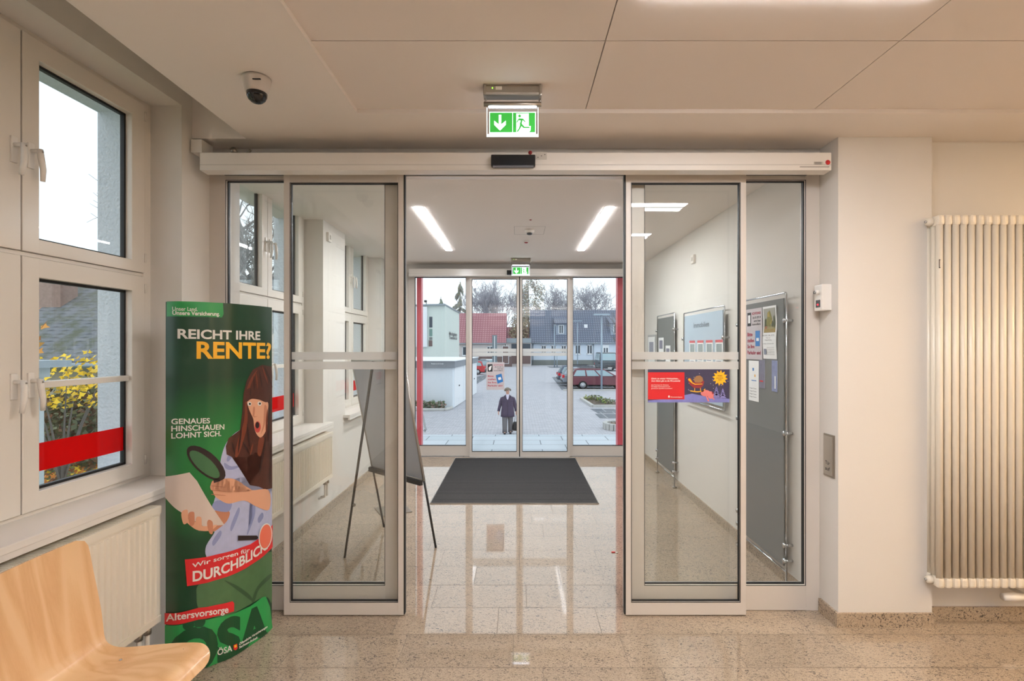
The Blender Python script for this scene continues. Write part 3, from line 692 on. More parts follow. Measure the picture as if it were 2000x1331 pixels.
# ---- dome camera
dc = thing('dome_camera', 'white ceiling dome camera with dark bubble', 'camera', (-1.187, 2.33, 2.75))
m = MB(); cx, cy = -1.187, 2.335
m.loft([(cx, cy, 2.862, .060, .060), (cx, cy, 2.850, .060, .060), (cx, cy, 2.81, .052, .052), (cx, cy, 2.795, .047, .047)], mat('cam_white', (200, 192, 184), .4), 28); m.build('housing', dc)
m = MB(); m.loft([(cx, cy, 2.797, .044, .044), (cx, cy, 2.780, .043, .043), (cx, cy, 2.765, .036, .036), (cx, cy, 2.753, .022, .022), (cx, cy, 2.748, .006, .006)], mat('dome_glass', (24, 24, 26), .08), 24); m.build('dome', dc)
m = MB(); m.box(cx+.01, cx+.045, cy-.0600, cy-.052, 2.829, 2.833, ink_m); m.build('lettering', dc)

# ---- exit signs
g_m = mat('sign_green', (52, 172, 62), .4, emit=.55); gw_m = mat('sign_white', (240, 250, 255), .4, emit=1.1); led_m = mat('sign_led', (225, 238, 255), .4, emit=9.0)
def exit_sign(label, cx, cy, cz):     # cz = ceiling height
    r = thing('exit_sign', label, 'exit sign', (cx, cy, cz-.24), 0, 'hanging green exit signs')
    w = .137
    m = MB(); m.rbox(cx-w, cx+w, cy-.03, cy+.03, cz-.052, cz-.001, steel_m, .012)
    m.rbox(cx-w-.002, cx-w+.012, cy-.034, cy+.034, cz-.056, cz-.001, steel_m, .006); m.rbox(cx+w-.012, cx+w+.002, cy-.034, cy+.034, cz-.056, cz-.001, steel_m, .006)
    m.build('housing', r)
    m = MB(); m.ball((cx-.095, cy-.031, cz-.02), .003, mat('led_green', (140, 255, 60), .4, emit=3.0)); m.box(cx-.08, cx-.05, cy-.0305, cy-.029, cz-.028, cz-.012, white_m); m.build('indicator_light', r)
    for s in (-1, 1):
        m = MB(); m.cyl((cx+s*(w-.004), cy, cz-.052), (cx+s*(w-.004), cy, cz-.078), .003, chrome_m, 8); m.build('hanger_rod', r)
    m = MB(); m.tube([(cx-w-.001, cy, cz-.083), (cx+w+.001, cy, cz-.083)], .0115, steel_m, 14); m.build('lamp_bar', r)
    m = MB(); m.box(cx-.115, cx+.115, cy-.006, cy+.006, cz-.0985, cz-.094, led_m); m.build('lamp_strip', r)
    z1, z0 = cz-.10, cz-.238; a = .124
    m = MB()
    m.box(cx-a, cx+a, cy-.004, cy+.004, z0, z1, glass('acrylic', (.96, .98, 1)) if 'acrylic' not in MATS else MATS['acrylic'])
    m.box(cx-a, cx-a+.003, cy-.0045, cy+.0045, z0, z1, gw_m); m.box(cx+a-.003, cx+a, cy-.0045, cy+.0045, z0, z1, gw_m); m.box(cx-a, cx+a, cy-.0045, cy+.0045, z0, z0+.010, gw_m)
    p0, p1 = z0+.014, z1-.022; b = .112
    m.box(cx-b, cx+b, cy-.0055, cy+.0055, p0, p1, gw_m); yf = cy-.006
    def pl(pts, mm, l=0): m.add([(cx+x, yf-.0003*l, p0+z) for x, z in pts], [tuple(range(len(pts)))], mm)
    hh = p1-p0
    pl([(-b+.004, .004), (-b+.111, .004), (-b+.111, hh-.004), (-b+.004, hh-.004)], g_m); pl([(-.003+.005, .004), (b-.004, .004), (b-.004, hh-.004), (.002, hh-.004)], g_m)
    pl([(-.060, .012), (-.088, .04), (-.088, .060), (-.066, .042), (-.066, .088), (-.054, .088), (-.054, .042), (-.032, .060), (-.032, .040)], gw_m, 1)
    pl([(.018, .004), (.078, .004), (.078, .094), (.018, .094)], gw_m, 1)
    pl([(.078, .004), (.086, .012), (.088, .034), (.078, .034)], gw_m, 1)
    pl([(.034+.007*math.cos(t*PI/5), .082+.007*math.sin(t*PI/5)) for t in range(10)], g_m, 2)
    pl([(.030, .071), (.050, .070), (.062, .056), (.060, .052), (.048, .062), (.044, .046), (.058, .030), (.082, .030), (.082, .024), (.052, .024), (.034, .042), (.040, .060), (.030, .062), (.022, .050), (.018, .053)], g_m, 2)
    pl([(.038, .044), (.044, .036), (.036, .020), (.026, .006), (.018, .006), (.030, .022)], g_m, 2)
    m.build('sign_panel', r)
exit_sign('green exit sign hanging above the near sliding door, the larger one', -.022, 2.458, 2.886)
exit_sign('small green exit sign hanging before the far entrance door', .05, 7.12, 2.865)

# ---- ceiling lamps
def strip_lamp(label, x0, x1, y0, y1, z, mm, group):
    r = thing('strip_light', label, 'ceiling light', ((x0+x1)/2, (y0+y1)/2, z-.006), 0, group)
    m = MB(); m.box(x0-.004, x1+.004, y0-.004, y1+.004, z-.003, z-.0005, white_m); m.build('trim_frame', r)
    m = MB(); m.box(x0, x1, y0, y1, z-.006, z-.0031, mm); m.build('diffuser', r)
strip_lamp('glowing linear ceiling light on the left of the corridor', -.905, -.830, 4.485, 6.524, 2.865, lampw_m, 'corridor strip lights')
strip_lamp('glowing linear ceiling light on the right of the corridor', .774, .853, 4.485, 6.524, 2.865, lampw_m, 'corridor strip lights')
for y, w_ in ((1.72, 'nearest the sliding door'), (.52, 'in the second row from the sliding door')):
    strip_lamp('linear ceiling light of the waiting room '+w_, .44, 1.48, y, y+.09, 2.886, lampn_m, 'waiting room strip lights')
for y, w_ in ((1.75, 'nearest the column radiator'), (.75, 'in the middle of the three at the right wall'), (-.25, 'farthest from the column radiator')):  # unseen warm lights added for the yellow tint on the right side
    strip_lamp('added warm linear ceiling light '+w_, 3.75, 4.85, y, y+.1, 2.886, fillh_m, 'added warm strip lights')

for y, w_ in ((-1.6, 'nearest'), (-3.4, 'the middle one'), (-5.2, 'farthest')):          # unseen uplights added behind the camera to brighten the ceiling
    r = thing('added_uplight', 'added linear fill uplight behind the camera, '+w_, 'fill light', (.3, y, 2.44), 0, 'added linear uplights')
    m = MB(); m.rbox(-1.02, 1.62, y-.09, y+.09, 2.44, 2.50, white_m, .004); m.box(-1.02, 1.62, y-.09, y-.085, 2.50, 2.525, white_m); m.box(-1.02, 1.62, y+.085, y+.09, 2.50, 2.525, white_m); m.build('housing', r)
    m = MB(); m.box(-1.0, 1.6, y-.08, y+.08, 2.501, 2.507, fillp_m); m.build('diffuser', r)
    for x in (-.8, 1.4): m = MB(); m.cyl((x, y, 2.50), (x, y, 2.885), .003, steel_m, 6); m.build('cable', r)
# ================================================================== CORRIDOR OBJECTS
sd = thing('smoke_detector', 'small white smoke detector on the corridor ceiling', 'smoke detector', (.13, 5.37, 2.81))
m = MB(); m.loft([(.13, 5.37, 2.864, .05, .05), (.13, 5.37, 2.845, .05, .05), (.13, 5.37, 2.83, .042, .042)], white_m, 20); m.build('base', sd)
m = MB(); m.loft([(.13, 5.37, 2.832, .03, .03), (.13, 5.37, 2.815, .028, .028), (.13, 5.37, 2.81, .018, .018)], mat('dark_grey', (70, 70, 72)), 16); m.build('sensor_head', sd)
m = MB(); m.ball((.13, 4.95, 2.864), .012, mat('indicator_red', (150, 30, 34)), (1, 1, .5)); tag(m.build('indicator_lamp'), 'tiny red indicator lamp on the corridor ceiling before the smoke detector', 'indicator light')
m = MB(); m.loft([(.105, 5.95, 2.864, .035, .035), (.105, 5.95, 2.852, .03, .03), (.105, 5.95, 2.846, .012, .012)], white_m, 16); m.loft([(.105, 5.95, 2.8485, .024, .024), (.105, 5.95, 2.840, .014, .014)], mat('indicator_red', (150, 30, 34)), 12)
tag(m.build('sprinkler_head'), 'small round ceiling sensor behind the smoke detector', 'sensor')
m = MB()
for b in ((-.03, .29, 5.22, 5.223), (-.03, -.027, 5.22, 5.6), (.287, .29, 5.22, 5.6), (-.03, .29, 5.597, 5.6)): m.box(*b, 2.8643, 2.865, mat('seam', (150, 143, 135)))
struct(m.build('trim_1'))
def wall_sensor(label, x, y, z):
    m = MB(); s = 1 if x < 0 else -1; a, b = sorted((x, x+s*.025)); m.rbox(a, b, y-.04, y+.04, z-.045, z+.045, white_m, .004); m.rbox(min(x+s*.024, x+s*.03), max(x+s*.024, x+s*.03), y-.015, y+.015, z-.02, z+.02, mat('label_grey', (196, 190, 180)), .002)
    tag(m.build('wall_sensor'), label, 'sensor', 'corridor wall sensors')
wall_sensor('small white square sensor high on the right corridor wall', 1.869, 5.40, 2.56)
wall_sensor('small white square sensor high on the left corridor wall between the windows', -1.874, 5.07, 2.72)

# ---- entrance mat
def mat_mesh():
    mm = mat('mat_fibre', (44, 43, 43), .95, noise=.5, nscale=180, bump=.4); m2 = mat('mat_rail', (165, 160, 154), .5)
    m = MB(); m.box(-.903, .848, 5.328, 7.50, .0003, .0075, m2); y = 5.333; random.seed(4)
    while y < 7.47: w = random.choice((.026, .032, .048)); m.box(-.9, .845, y, y+w-.007, .004, .009, mm); y += w
    for b in ((-.907, -.903, 5.324, 7.504), (.848, .852, 5.324, 7.504)): m.box(*b, .0003, .010, steel_m)
    m.box(-.907, .852, 5.322, 5.328, .0003, .010, steel_m)
    return m
tag(mat_mesh().build('entrance_mat'), 'large dark ribbed entrance mat in front of the far sliding door', 'door mat')

# ---- flip chart easel, seen from behind
E = thing('easel', 'grey poster easel on three thin legs behind the left door leaf', 'easel', (-1.07, 4.26, 0))
a_ = .317; nx, ny = -.67, -.74
fA = Vector((-1.208, 4.646, 0)); fB = Vector((-.663, 4.173, 0)); fC = Vector((-1.338, 3.97, 0))
def up(f, z): return f+Vector((nx, ny, 0))*a_*z/1.52+Vector((0, 0, z))
dk = mat('easel_leg', (58, 56, 56), .35, .4); fr_m = mat('easel_frame', (176, 172, 166), .3, .6)
for f in (fA, fB):
    m = MB(); m.tube([up(f, 0), up(f, .62)], .0095, dk, 8); m.build('leg', E)
tc_ = (up(fA, 1.52)+up(fB, 1.52))/2+Vector((nx, ny, 0))*.03
m = MB(); m.tube([fC, fC.lerp(tc_, .62), tc_], .011, dk, 8, rs=[.009, .011, .012]); m.build('prop_leg', E)
for q, d in ((fC.lerp(tc_, .26), Vector((.015, 0, 0))), (up(fA, .56), Vector((-.02, -.01, 0)))): m = MB(); m.ball(q+d, .013, steel_m); m.build('clamp_knob', E)
def slab(p, q, r, s_, t, mm, mb_):
    nn = ((q-p).cross(s_-p)).normalized()*t; vs = [p, q, r, s_, p+nn, q+nn, r+nn, s_+nn]
    mb_.add(vs, [(0, 3, 2, 1), (4, 5, 6, 7), (0, 1, 5, 4), (1, 2, 6, 5), (2, 3, 7, 6), (3, 0, 4, 7)], mm)
bl, br_, tr, tl = up(fA, .57), up(fB, .57), up(fB, 1.52), up(fA, 1.52)
m = MB(); slab(bl, br_, tr, tl, .006, mat('board_grey', (176, 180, 186), .5), m); m.build('board', E)
m = MB()
for p, q in ((bl, tl), (tl, tr), (tr, br_), (bl, br_)): m.tube([p, q], .0125, fr_m, 6)
m.build('board_frame', E)
m = MB(); o_ = Vector((.67, .74, 0))*.03; slab(bl-Vector((0, 0, .035))-o_*.4, br_-Vector((0, 0, .035))-o_*.4, br_-o_*.4, bl-o_*.4, .03, mat('tray_dark', (52, 50, 50), .4), m); m.build('tray', E)
ps = thing('pole_stand', 'slim pole stand with square metal foot behind the easel', 'stand', (-1.24, 5.12, 0))
m = MB(); m.rbox(-.15, .15, -.15, .15, 0, .008, steel_m, .002, Matrix.Translation((-1.24, 5.12, 0)) @ Matrix.Rotation(.5, 4, 'Z')); m.build('base_plate', ps)
m = MB(); m.cyl((-1.24, 5.12, .008), (-1.24, 5.12, 1.1), .012, steel_m, 12); m.build('pole', ps)
m = MB(); m.box(-1.34, -1.14, 5.10, 5.106, 1.05, 1.35, mat('board_grey', (176, 180, 186))); m.build('sign_holder', ps)

# ---- notice boards on the right corridor wall
BX = 1.825
grey_b = mat('board_dark_grey', (112, 114, 113), .7); glassy = mat('board_blue_glass', (176, 190, 202), .2)
def clip(mb, y, z):
    mb.cyl((BX-.02, y, z), (1.868, y, z), .010, chrome_m, 10); mb.cyl((BX-.022, y, z), (BX-.006, y, z), .017, chrome_m, 12)
def stand_board(label, y0, y1, ztop, zbot, floor, mm, rail):
    r = thing('notice_board', label, 'notice board', (BX, (y0+y1)/2, 0 if floor else zbot), 0, 'boards on chrome rails')
    m = MB(); m.rbox(BX-.004, BX+.004, y0+.03, y1-.03, zbot+.03, ztop-.035, mm, .002); m.build('panel', r)
    z0 = .012 if floor else zbot
    m = MB(); m.tube([(BX, y0, z0), (BX, y0, ztop-.01), (BX, y0+.01, ztop), (BX, y1-.01, ztop), (BX, y1, ztop-.01), (BX, y1, z0)], .007, chrome_m, 8)
    m.tube([(BX, y0, zbot), (BX, y1, zbot)], .007, chrome_m, 8); m.build('rail_frame', r)
    zs = [ztop-.28, zbot+.28] if not floor else [ztop-.19, 1.05, .29, .185]
    for y in (y0, y1):
        for z in zs: m = MB(); clip(m, y, z); m.build('wall_clip', r)
    if floor:
        for y in (y0, y1):
            m = MB(); m.cyl((BX, y, 0), (BX, y, .012), .024, steel_m, 16); m.build('foot', r)
    return r
stand_board('grey floor standing notice board nearest the door, with posters', 3.47, 4.205, 2.006, .108, True, grey_b, None)
b2 = stand_board('pale blue property board with small sheets, in the middle', 4.506, 5.60, 2.0, 1.073, False, glassy, None)
stand_board('grey floor standing notice board farthest down the corridor', 5.94, 6.66, 2.03, .12, True, grey_b, None)
m = MB(); text_plane(m, 'Immobilien', (BX-.0046, 5.28, 1.83), (0, -.42, 0), (0, 0, .055), mat('print_grey', (84, 90, 98), .5), .01); m.build('lettering', b2)
def sheet(name, label, cat, y0, y1, z0, z1, body, group=None, x=BX-.0065, curl=0.0):
    m = MB(); K = 8; vs = []
    for i in range(K+1):
        z = z0+(z1-z0)*i/K; dx = -curl*math.sin(i/K*PI*1.5)**2
        vs += [(x+dx, y1, z), (x+dx, y0, z), (x+dx+.0012, y1, z), (x+dx+.0012, y0, z)]
    fs = []
    for i in range(K):
        a = 4*i; b = a+4; fs += [(a, a+1, b+1, b), (a+2, b+2, b+3, a+3), (a, b, b+2, a+2), (a+1, a+3, b+3, b+1)]
    fs += [(0, 2, 3, 1), (4*K, 4*K+1, 4*K+3, 4*K+2)]
    m.add(vs, fs, wpaper_m)
    w = y1-y0; h = z1-z0; X = x-.0008; cnt = [0]
    def P(u, v):
        dx = -curl*math.sin(v*PI*1.5)**2; return (X+dx, y1-u*w, z0+v*h)
    def rect(u0, u1, v0, v1, mm):
        nonlocal X
        X -= .00025; k = 4 if curl else 1
        for i in range(k):
            va = v0+(v1-v0)*i/k; vb = v0+(v1-v0)*(i+1)/k; m.quad(P(u0, va), P(u1, va), P(u1, vb), P(u0, vb), mm)
    def txt(st, u0, u1, v, hh, mm=ink_m, bold=.005):
        p = P(u0, v); m_ = Vector(p)+Vector((-.0006-(.004 if curl else 0), 0, 0)); text_plane(m, st, m_, (0, -(u1-u0)*w, 0), (0, 0, hh*h), mm, bold)
    def blob(u, v, ru, rv, mm):
        nonlocal X
        X -= .00025; n = 14; m.add([P(u+ru*(1+.15*math.sin(5*t))*math.cos(2*PI*t/n), v+rv*(1+.15*math.cos(4*t))*math.sin(2*PI*t/n)) for t in range(n)], [tuple(range(n))], mm)
    rect.blob = blob; body(rect, txt)
    tag(m.build(name), label, cat, group)
paint = mat('print_landscape', (150, 140, 96), .6, noise=.5, nscale=9); p_sky = mat('print_sky', (160, 160, 150), .6); p_tree = mat('print_tree', (128, 124, 62), .6, noise=.4, nscale=14); p_tree2 = mat('print_tree_dark', (74, 80, 52), .6, noise=.4, nscale=14)
blue_p = mat('print_blue', (48, 122, 190), .5); crimson = mat('print_crimson', (176, 32, 66), .5); greyp = mat('print_pale_grey', (196, 188, 190), .5)
def autumn(rect, txt):
    rect(.07, .93, .50, .96, p_sky); rect(.07, .93, .50, .64, paint)
    gold = mat('print_tree_gold', (170, 148, 74), .6, noise=.3, nscale=16); sh_m = mat('print_meadow', (150, 126, 66), .6, noise=.3, nscale=20)
    rect(.07, .93, .50, .57, sh_m)
    for q in ((.20, .68, .10, .09, p_tree2), (.84, .70, .085, .12, p_tree2), (.50, .76, .19, .15, p_tree), (.44, .80, .10, .09, gold), (.58, .72, .09, .07, gold), (.34, .70, .08, .08, p_tree), (.72, .66, .07, .06, p_tree2), (.24, .60, .08, .03, mat('print_rust', (158, 92, 60), .6))): rect.blob(*q)
    txt('MAL ERNST - MAL HEITER', .06, .94, .435, .026); txt('Bilder von', .34, .66, .39, .018); txt('Wolfgang Dahlenburg', .24, .76, .35, .020)
    txt('12. Oktober - 30. November 2014', .08, .92, .28, .018); rect(.10, .28, .08, .19, mat('print_line_grey', (140, 144, 160), .5))
    for i in range(5): txt('Sparkasse Eröffnung der Ausstellung', .40, .92, .21-i*.033, .014)
sheet('exhibition_poster', 'white exhibition poster with an autumn painting on the nearest board', 'poster', 3.585, 3.78, 1.55, 1.93, autumn, curl=.006)
def parkp(rect, txt):
    rect(0.0, 1, 0, 1, greyp) ; rect(.07, .32, .66, .93, ink_m); rect(.12, .27, .72, .88, wpaper_m)
    txt('ACHTUNG!', .38, .93, .88, .05, crimson, .02); txt('Ab 01.09.14', .42, .93, .80, .045, ink_m, .01); txt('wird hier', .5, .93, .735, .045, ink_m, .01); txt('kontrolliert.', .4, .93, .67, .045, ink_m, .01)
    txt('Bitte', .08, .42, .46, .075, crimson, .02); txt('stellen', .08, .52, .34, .075, crimson, .02); txt('Sie Ihre', .08, .54, .22, .075, crimson, .02); txt('Parkuhr ein!', .08, .93, .10, .075, crimson, .02)
    rect(.60, .88, .26, .56, blue_p)
    rect(.66, .82, .36, .42, wpaper_m)
sheet('parking_notice', 'parking notice with blue parking disc, beside the exhibition poster on the board', 'poster', 3.80, 4.06, 1.54, 1.93, parkp)
def scrib(rect, txt):
    for i in range(4): txt('Gruppe Termin', .1, .8, .3-i*.07, .03)
    rect(.4, .55, .75, .82, blue_p); rect(.6, .7, .6, .66, c_y); rect(.3, .8, .5, .52, blue_p)
sheet('leaflet', 'white leaflet with small drawings, below the parking notice', 'leaflet', 3.855, 4.02, 1.22, 1.53, scrib)
def darkl(rect, txt): rect(0, 1, 0, 1, mat('print_slate', (120, 118, 136), .5, noise=.4, nscale=30)); rect(.1, .7, .22, .27, red_m)
sheet('leaflet', 'narrow dark grey leaflet with red bar, beside the drawing leaflet', 'leaflet', 3.755, 3.845, 1.33, 1.54, darkl)
def bluel(rect, txt): rect(0, 1, 0, 1, mat('print_bluegrey', (132, 140, 176), .5, noise=.4, nscale=30)); rect(.5, .7, .1, .5, wpaper_m)
sheet('leaflet', 'narrow blue leaflet hanging below the exhibition poster', 'leaflet', 3.575, 3.655, 1.32, 1.54, bluel)
k = 0
nm = ['leftmost', 'second from left', 'third from left', 'rightmost']
for i in range(4):
    y1 = 5.40-i*.235
    def prop(rect, txt): rect(0, 1, .9, 1, mat('print_rose', (206, 96, 100), .5)); rect(.12, .88, .45, .85, mat('print_house', (150, 160, 160), .5, noise=.3, nscale=12)); [rect(.12, .8, .1+.08*q, .13+.08*q, mat('print_line_grey', (140, 144, 160))) for q in range(4)]
    sheet('property_sheet', 'property sheet with red header in the top row of the blue board, '+nm[i], 'sheet', y1-.17, y1, 1.46, 1.70, prop, 'property sheets on the blue board')
    sheet('property_sheet', 'property sheet with red header in the bottom row of the blue board, '+nm[i], 'sheet', y1-.17, y1, 1.17, 1.41, prop, 'property sheets on the blue board')
def note(rect, txt): rect(.15, .85, .5, .88, mat('print_slate', (120, 118, 136))); [rect(.15, .8, .1+.1*q, .14+.1*q, mat('print_line_grey', (140, 144, 160))) for q in range(3)]
sheet('notice_sheet', 'upper left white sheet on the farthest notice board', 'sheet', 6.36, 6.58, 1.47, 1.75, note); sheet('notice_sheet', 'lower right white sheet on the farthest notice board', 'sheet', 6.08, 6.27, 1.36, 1.65, note)
m = MB(); m.rbox(1.852, 1.869, 6.86, 7.26, 1.30, 1.80, mat('frame_grey', (170, 170, 168), .4), .003); m.box(1.8505, 1.853, 6.89, 7.23, 1.33, 1.77, wpaper_m); m.box(1.850, 1.851, 6.95, 7.17, 1.55, 1.7, mat('print_line_grey', (140, 144, 160)))
tag(m.build('framed_notice'), 'small grey framed notice on the right wall beside the entrance', 'frame')

# ---- posters on the door glass
GY = 3.11+.0148
pst = thing('glass_poster', 'landscape winter lottery poster with red text box on the right door leaf', 'poster', (1.046, GY, 1.296))
pm = MB(); pm.box(.798, 1.2955, GY-.0012, GY, 1.298, 1.500, mat('poster_night', (58, 54, 80), .5, noise=.35, nscale=8)); sheetp = pm.build('printed_sheet', pst)
pm = MB(); X0, Z0, WW, HH = .798, 1.298, .4975, .202
def pp(pts, mm, lay): pm.add([(X0+u*WW, GY-.0012-.0003*lay, Z0+(1-v)*HH) for u, v in pts], [tuple(range(len(pts)))[::-1]], mm)
def C(x, y): return ((x-122)/1808.0, (y-85)/715.0)
snow = mat('print_snow', (120, 122, 184), .5, noise=.25, nscale=25)
pp([C(122, 800), C(122, 760), C(400, 735), C(940, 640), C(1100, 610), C(1300, 650), C(1500, 700), C(1930, 720), C(1930, 800)], snow, 1)
pp([C(122, 150), C(932, 150), C(932, 735), C(122, 735)], red_m, 2)
def ptext(st, x0, x1, y, h, mm, lay, bold=.01):
    a = C(x0, y); b = C(x1, y); text_plane(pm, st, (X0+a[0]*WW, GY-.0012-.0003*lay, Z0+(1-a[1])*HH), ((b[0]-a[0])*WW, 0, 0), (0, 0, h/715*HH), mm, bold)
ptext('Gleich ist wieder Weihnachten...', 195, 810, 300, 34, c_w, 3, .02); ptext('Zum Glück gibt es die PS-Lotterie!', 195, 835, 350, 34, c_w, 3, .02)
ptext('Jetzt Gutscheine für Glückslose', 195, 585, 433, 22, c_w, 3); ptext('mit riesigen Gewinnchancen und', 195, 605, 470, 22, c_w, 3); ptext('garantiertem Spareffekt verschenken!', 195, 660, 508, 22, c_w, 3)
ptext('PS-Lotterie-Sparen', 625, 885, 695, 24, c_w, 3); pp([C(570, 695), C(570, 665), C(590, 645), C(605, 665), C(605, 695)], c_w, 3)
for (cx, cy, s_) in ((1640, 600, 1.0), (1780, 620, .85)):
    for q in range(4): pp([C(cx, cy-150*s_+q*50*s_), C(cx+(35+q*22)*s_, cy-70*s_+q*58*s_), C(cx-(35+q*22)*s_, cy-70*s_+q*58*s_)], mat('print_fir', (126, 122, 176), .5, noise=.4, nscale=80), 3)
pp([C(1720+(175 if i % 2 == 0 else 115)*math.cos(i*PI/12+.13), 270+(175 if i % 2 == 0 else 115)*math.sin(i*PI/12+.13)) for i in range(24)], c_y, 3)
ptext('PRIMA', 1665, 1775, 238, 26, ink_m, 4); ptext('GESCHENK-', 1630, 1800, 285, 26, ink_m, 4); ptext('TIPP!', 1675, 1755, 328, 26, ink_m, 4)
sl = mat('print_sleigh', (136, 40, 48), .5); sn = mat('print_sack', (150, 110, 70), .5)
pp([C(1130, 300), C(1190, 230), C(1270, 215), C(1330, 260), C(1350, 340), C(1300, 400), C(1180, 400)], sn, 3)
pp([C(1000, 300), C(1030, 262), C(1070, 275), C(1100, 330), C(1150, 370), C(1290, 375), C(1340, 330), C(1370, 345), C(1350, 430), C(1290, 490), C(1140, 490), C(1050, 420)], sl, 4); pp([C(1010, 310), C(1030, 280), C(1060, 290), C(1110, 370), C(1170, 400), C(1330, 395), C(1325, 410), C(1160, 415), C(1090, 380)], c_y, 5)
pp([C(1060, 540), C(1200, 560), C(1330, 552), C(1385, 500), C(1400, 510), C(1345, 572), C(1200, 580), C(1060, 560)], c_y, 3)
for xx in (1150, 1280): pp([C(xx, 488), C(xx+14, 488), C(xx+14, 565), C(xx, 565)], c_y, 3)
pk = mat('print_pink', (214, 120, 116), .5)
pp([C(1400+110*math.cos(t*PI/8), 600+70*math.sin(t*PI/8)) for t in range(16)], pk, 3); pp([C(1510+70*math.cos(t*PI/8), 640+80*math.sin(t*PI/8)) for t in range(16)], pk, 4); pp([C(1530, 560), C(1580, 590), C(1550, 630)], sl, 5); pp([C(1400, 660), C(1430, 660), C(1480, 770), C(1450, 780)], pk, 4); pp([C(1560, 680), C(1600, 730), C(1580, 745), C(1540, 700)], pk, 4)
for i in range(26):
    x, y = random.uniform(960, 1900), random.uniform(110, 560); pp([C(x+6*math.cos(t*PI/3), y+6*math.sin(t*PI/3)) for t in range(6)], c_w, 1)
pm.build('artwork', pst)

FG = 7.56+.0148
pk_ = thing('glass_notice', 'grey parking disc notice stuck on the left leaf of the far door', 'poster', (-.32, FG, .99))
m = MB(); m.box(-.454, -.189, FG-.002, FG, .997, 1.405, greyp); m.build('printed_sheet', pk_)
m = MB()
def q2(u, v): return (-.454+u*.265, FG-.0026, .997+v*.408)
def rc(u0, u1, v0, v1, mm): m.quad(q2(u0, v0), q2(u1, v0), q2(u1, v1), q2(u0, v1), mm)
rc(.07, .34, .66, .93, ink_m); m.add([(p[0], p[1]-.0005, p[2]) for p in (q2(.14, .70), q2(.24, .72), q2(.30, .88), q2(.20, .86), q2(.12, .80))], [(0, 1, 2, 3, 4)], wpaper_m)
for st, u0, u1, v, h, mm in (('ACHTUNG!', .40, .94, .88, .045, crimson), ('Ab 01.09.14', .46, .94, .81, .04, ink_m), ('wird hier', .60, .94, .745, .04, ink_m), ('kontrolliert.', .42, .94, .68, .04, ink_m), ('Bitte', .08, .40, .47, .06, crimson), ('stellen', .08, .52, .355, .06, crimson), ('Sie Ihre', .08, .56, .24, .06, crimson), ('Parkuhr ein!', .08, .90, .125, .06, crimson)):
    text_plane(m, st, q2(u0, v), ((u1-u0)*.265, 0, 0), (0, 0, h*.408), mm, .02)
p_ = [q2(.52, .53), q2(.84, .59), q2(.94, .30), q2(.62, .22)]; m.quad(*[(a, b-.0006, c) for a, b, c in p_], blue_p); p_ = [q2(.64, .44), q2(.80, .47), q2(.84, .38), q2(.68, .35)]; m.quad(*[(a, b-.0012, c) for a, b, c in p_], wpaper_m)
m.build('printing', pk_)
# debris on the floor
m = MB(); m.ball((.765, 4.07, .004), .012, red_m, (1.6, .6, .4), 8, 5); m.ball((.79, 4.06, .004), .008, white_m, (1.5, .8, .4), 8, 5); tag(m.build('paper_scrap'), 'tiny red and white paper scrap on the corridor floor', 'litter')
#OUTSIDE
# ================================================================== OUTSIDE
GZ = -1.45
def PX(px, Y): return (px-1010)/1000*Y
def PZ(py, Y): return H-(py-677)/1000*Y
pave_m = paving('paving_blocks', (188, 189, 197), (174, 175, 184), (146, 146, 154), 1.0, .24, .16, .008)
bay_m = paving('dark_paving', (112, 118, 126), (100, 106, 116), (150, 154, 160), 1.0, .6, 2.2, .03)
slab_m = paving('landing_slabs', (196, 206, 216), (184, 196, 206), (120, 128, 138), 1.0, .8, .4, .008)
conc_m = mat('kerb_concrete', (190, 190, 188), .85, noise=.15, nscale=8)
m = MB(); m.box(-120, 120, 7.8, 220, GZ-.3, GZ, pave_m); struct(m.build('ground'))
m = MB(); m.box(-60, -2.36, -14, 7.0, -2.2, -.80, mat('grass', (112, 128, 84), .95, noise=.5, nscale=7, bump=1.0)); m.box(-60, -9.5, 7.0, 26, -2.2, -.80, MATS['grass']); struct(m.build('lawn'))
m = MB(); m.box(-2.3, 2.3, 7.60, 9.53, -1.5, -.004, slab_m); struct(m.build('landing'))
m = MB()
for i in range(9): m.box(-2.3, 2.3, 9.53+.3*i, 9.53+.3*(i+1), -1.5, -.004-.161*(i+1), conc_m)
struct(m.build('steps'))
def flat(name, pts, mm, z=.004):
    m = MB(); m.prism([(PX(x, 3090/(y-677)), 3090/(y-677)) for x, y in pts], 2, GZ+.001, GZ+z, mm); struct(m.build(name, origin=(0, 0, GZ)))
flat('parking_bay', [(1097, 762), (1078, 737), (1210, 737), (1300, 762)], bay_m); flat('parking_bay', [(1168, 808), (1152, 799), (1215, 799), (1240, 808)], bay_m); flat('parking_bay', [(1172, 818), (1162, 809), (1230, 809), (1250, 818)], bay_m)
flat('parking_bay', [(1172, 790), (1166, 781), (1230, 781), (1230, 790)], bay_m); flat('parking_bay', [(929, 752), (929, 737), (952, 732), (948, 740)], bay_m); flat('parking_bay', [(1074, 719), (1068, 716), (1110, 716), (1110, 719)], bay_m)
def kerb(name, pts, w=.16, h=.12):
    m = MB(); P = [Vector((PX(x, 3090/(y-677)), 3090/(y-677), GZ)) for x, y in pts]
    for a, b in zip(P, P[1:]):
        d = (b-a).normalized(); n_ = Vector((-d.y, d.x, 0))*w/2
        vs = [a-n_, b-n_, b+n_, a+n_]; vs += [v+Vector((0, 0, h)) for v in vs]
        m.add(vs, [(0, 3, 2, 1), (4, 5, 6, 7), (0, 1, 5, 4), (1, 2, 6, 5), (2, 3, 7, 6), (3, 0, 4, 7)], conc_m)
    return m
struct(kerb('k', [(1100, 764), (1240, 764)]).build('kerb_strip'))
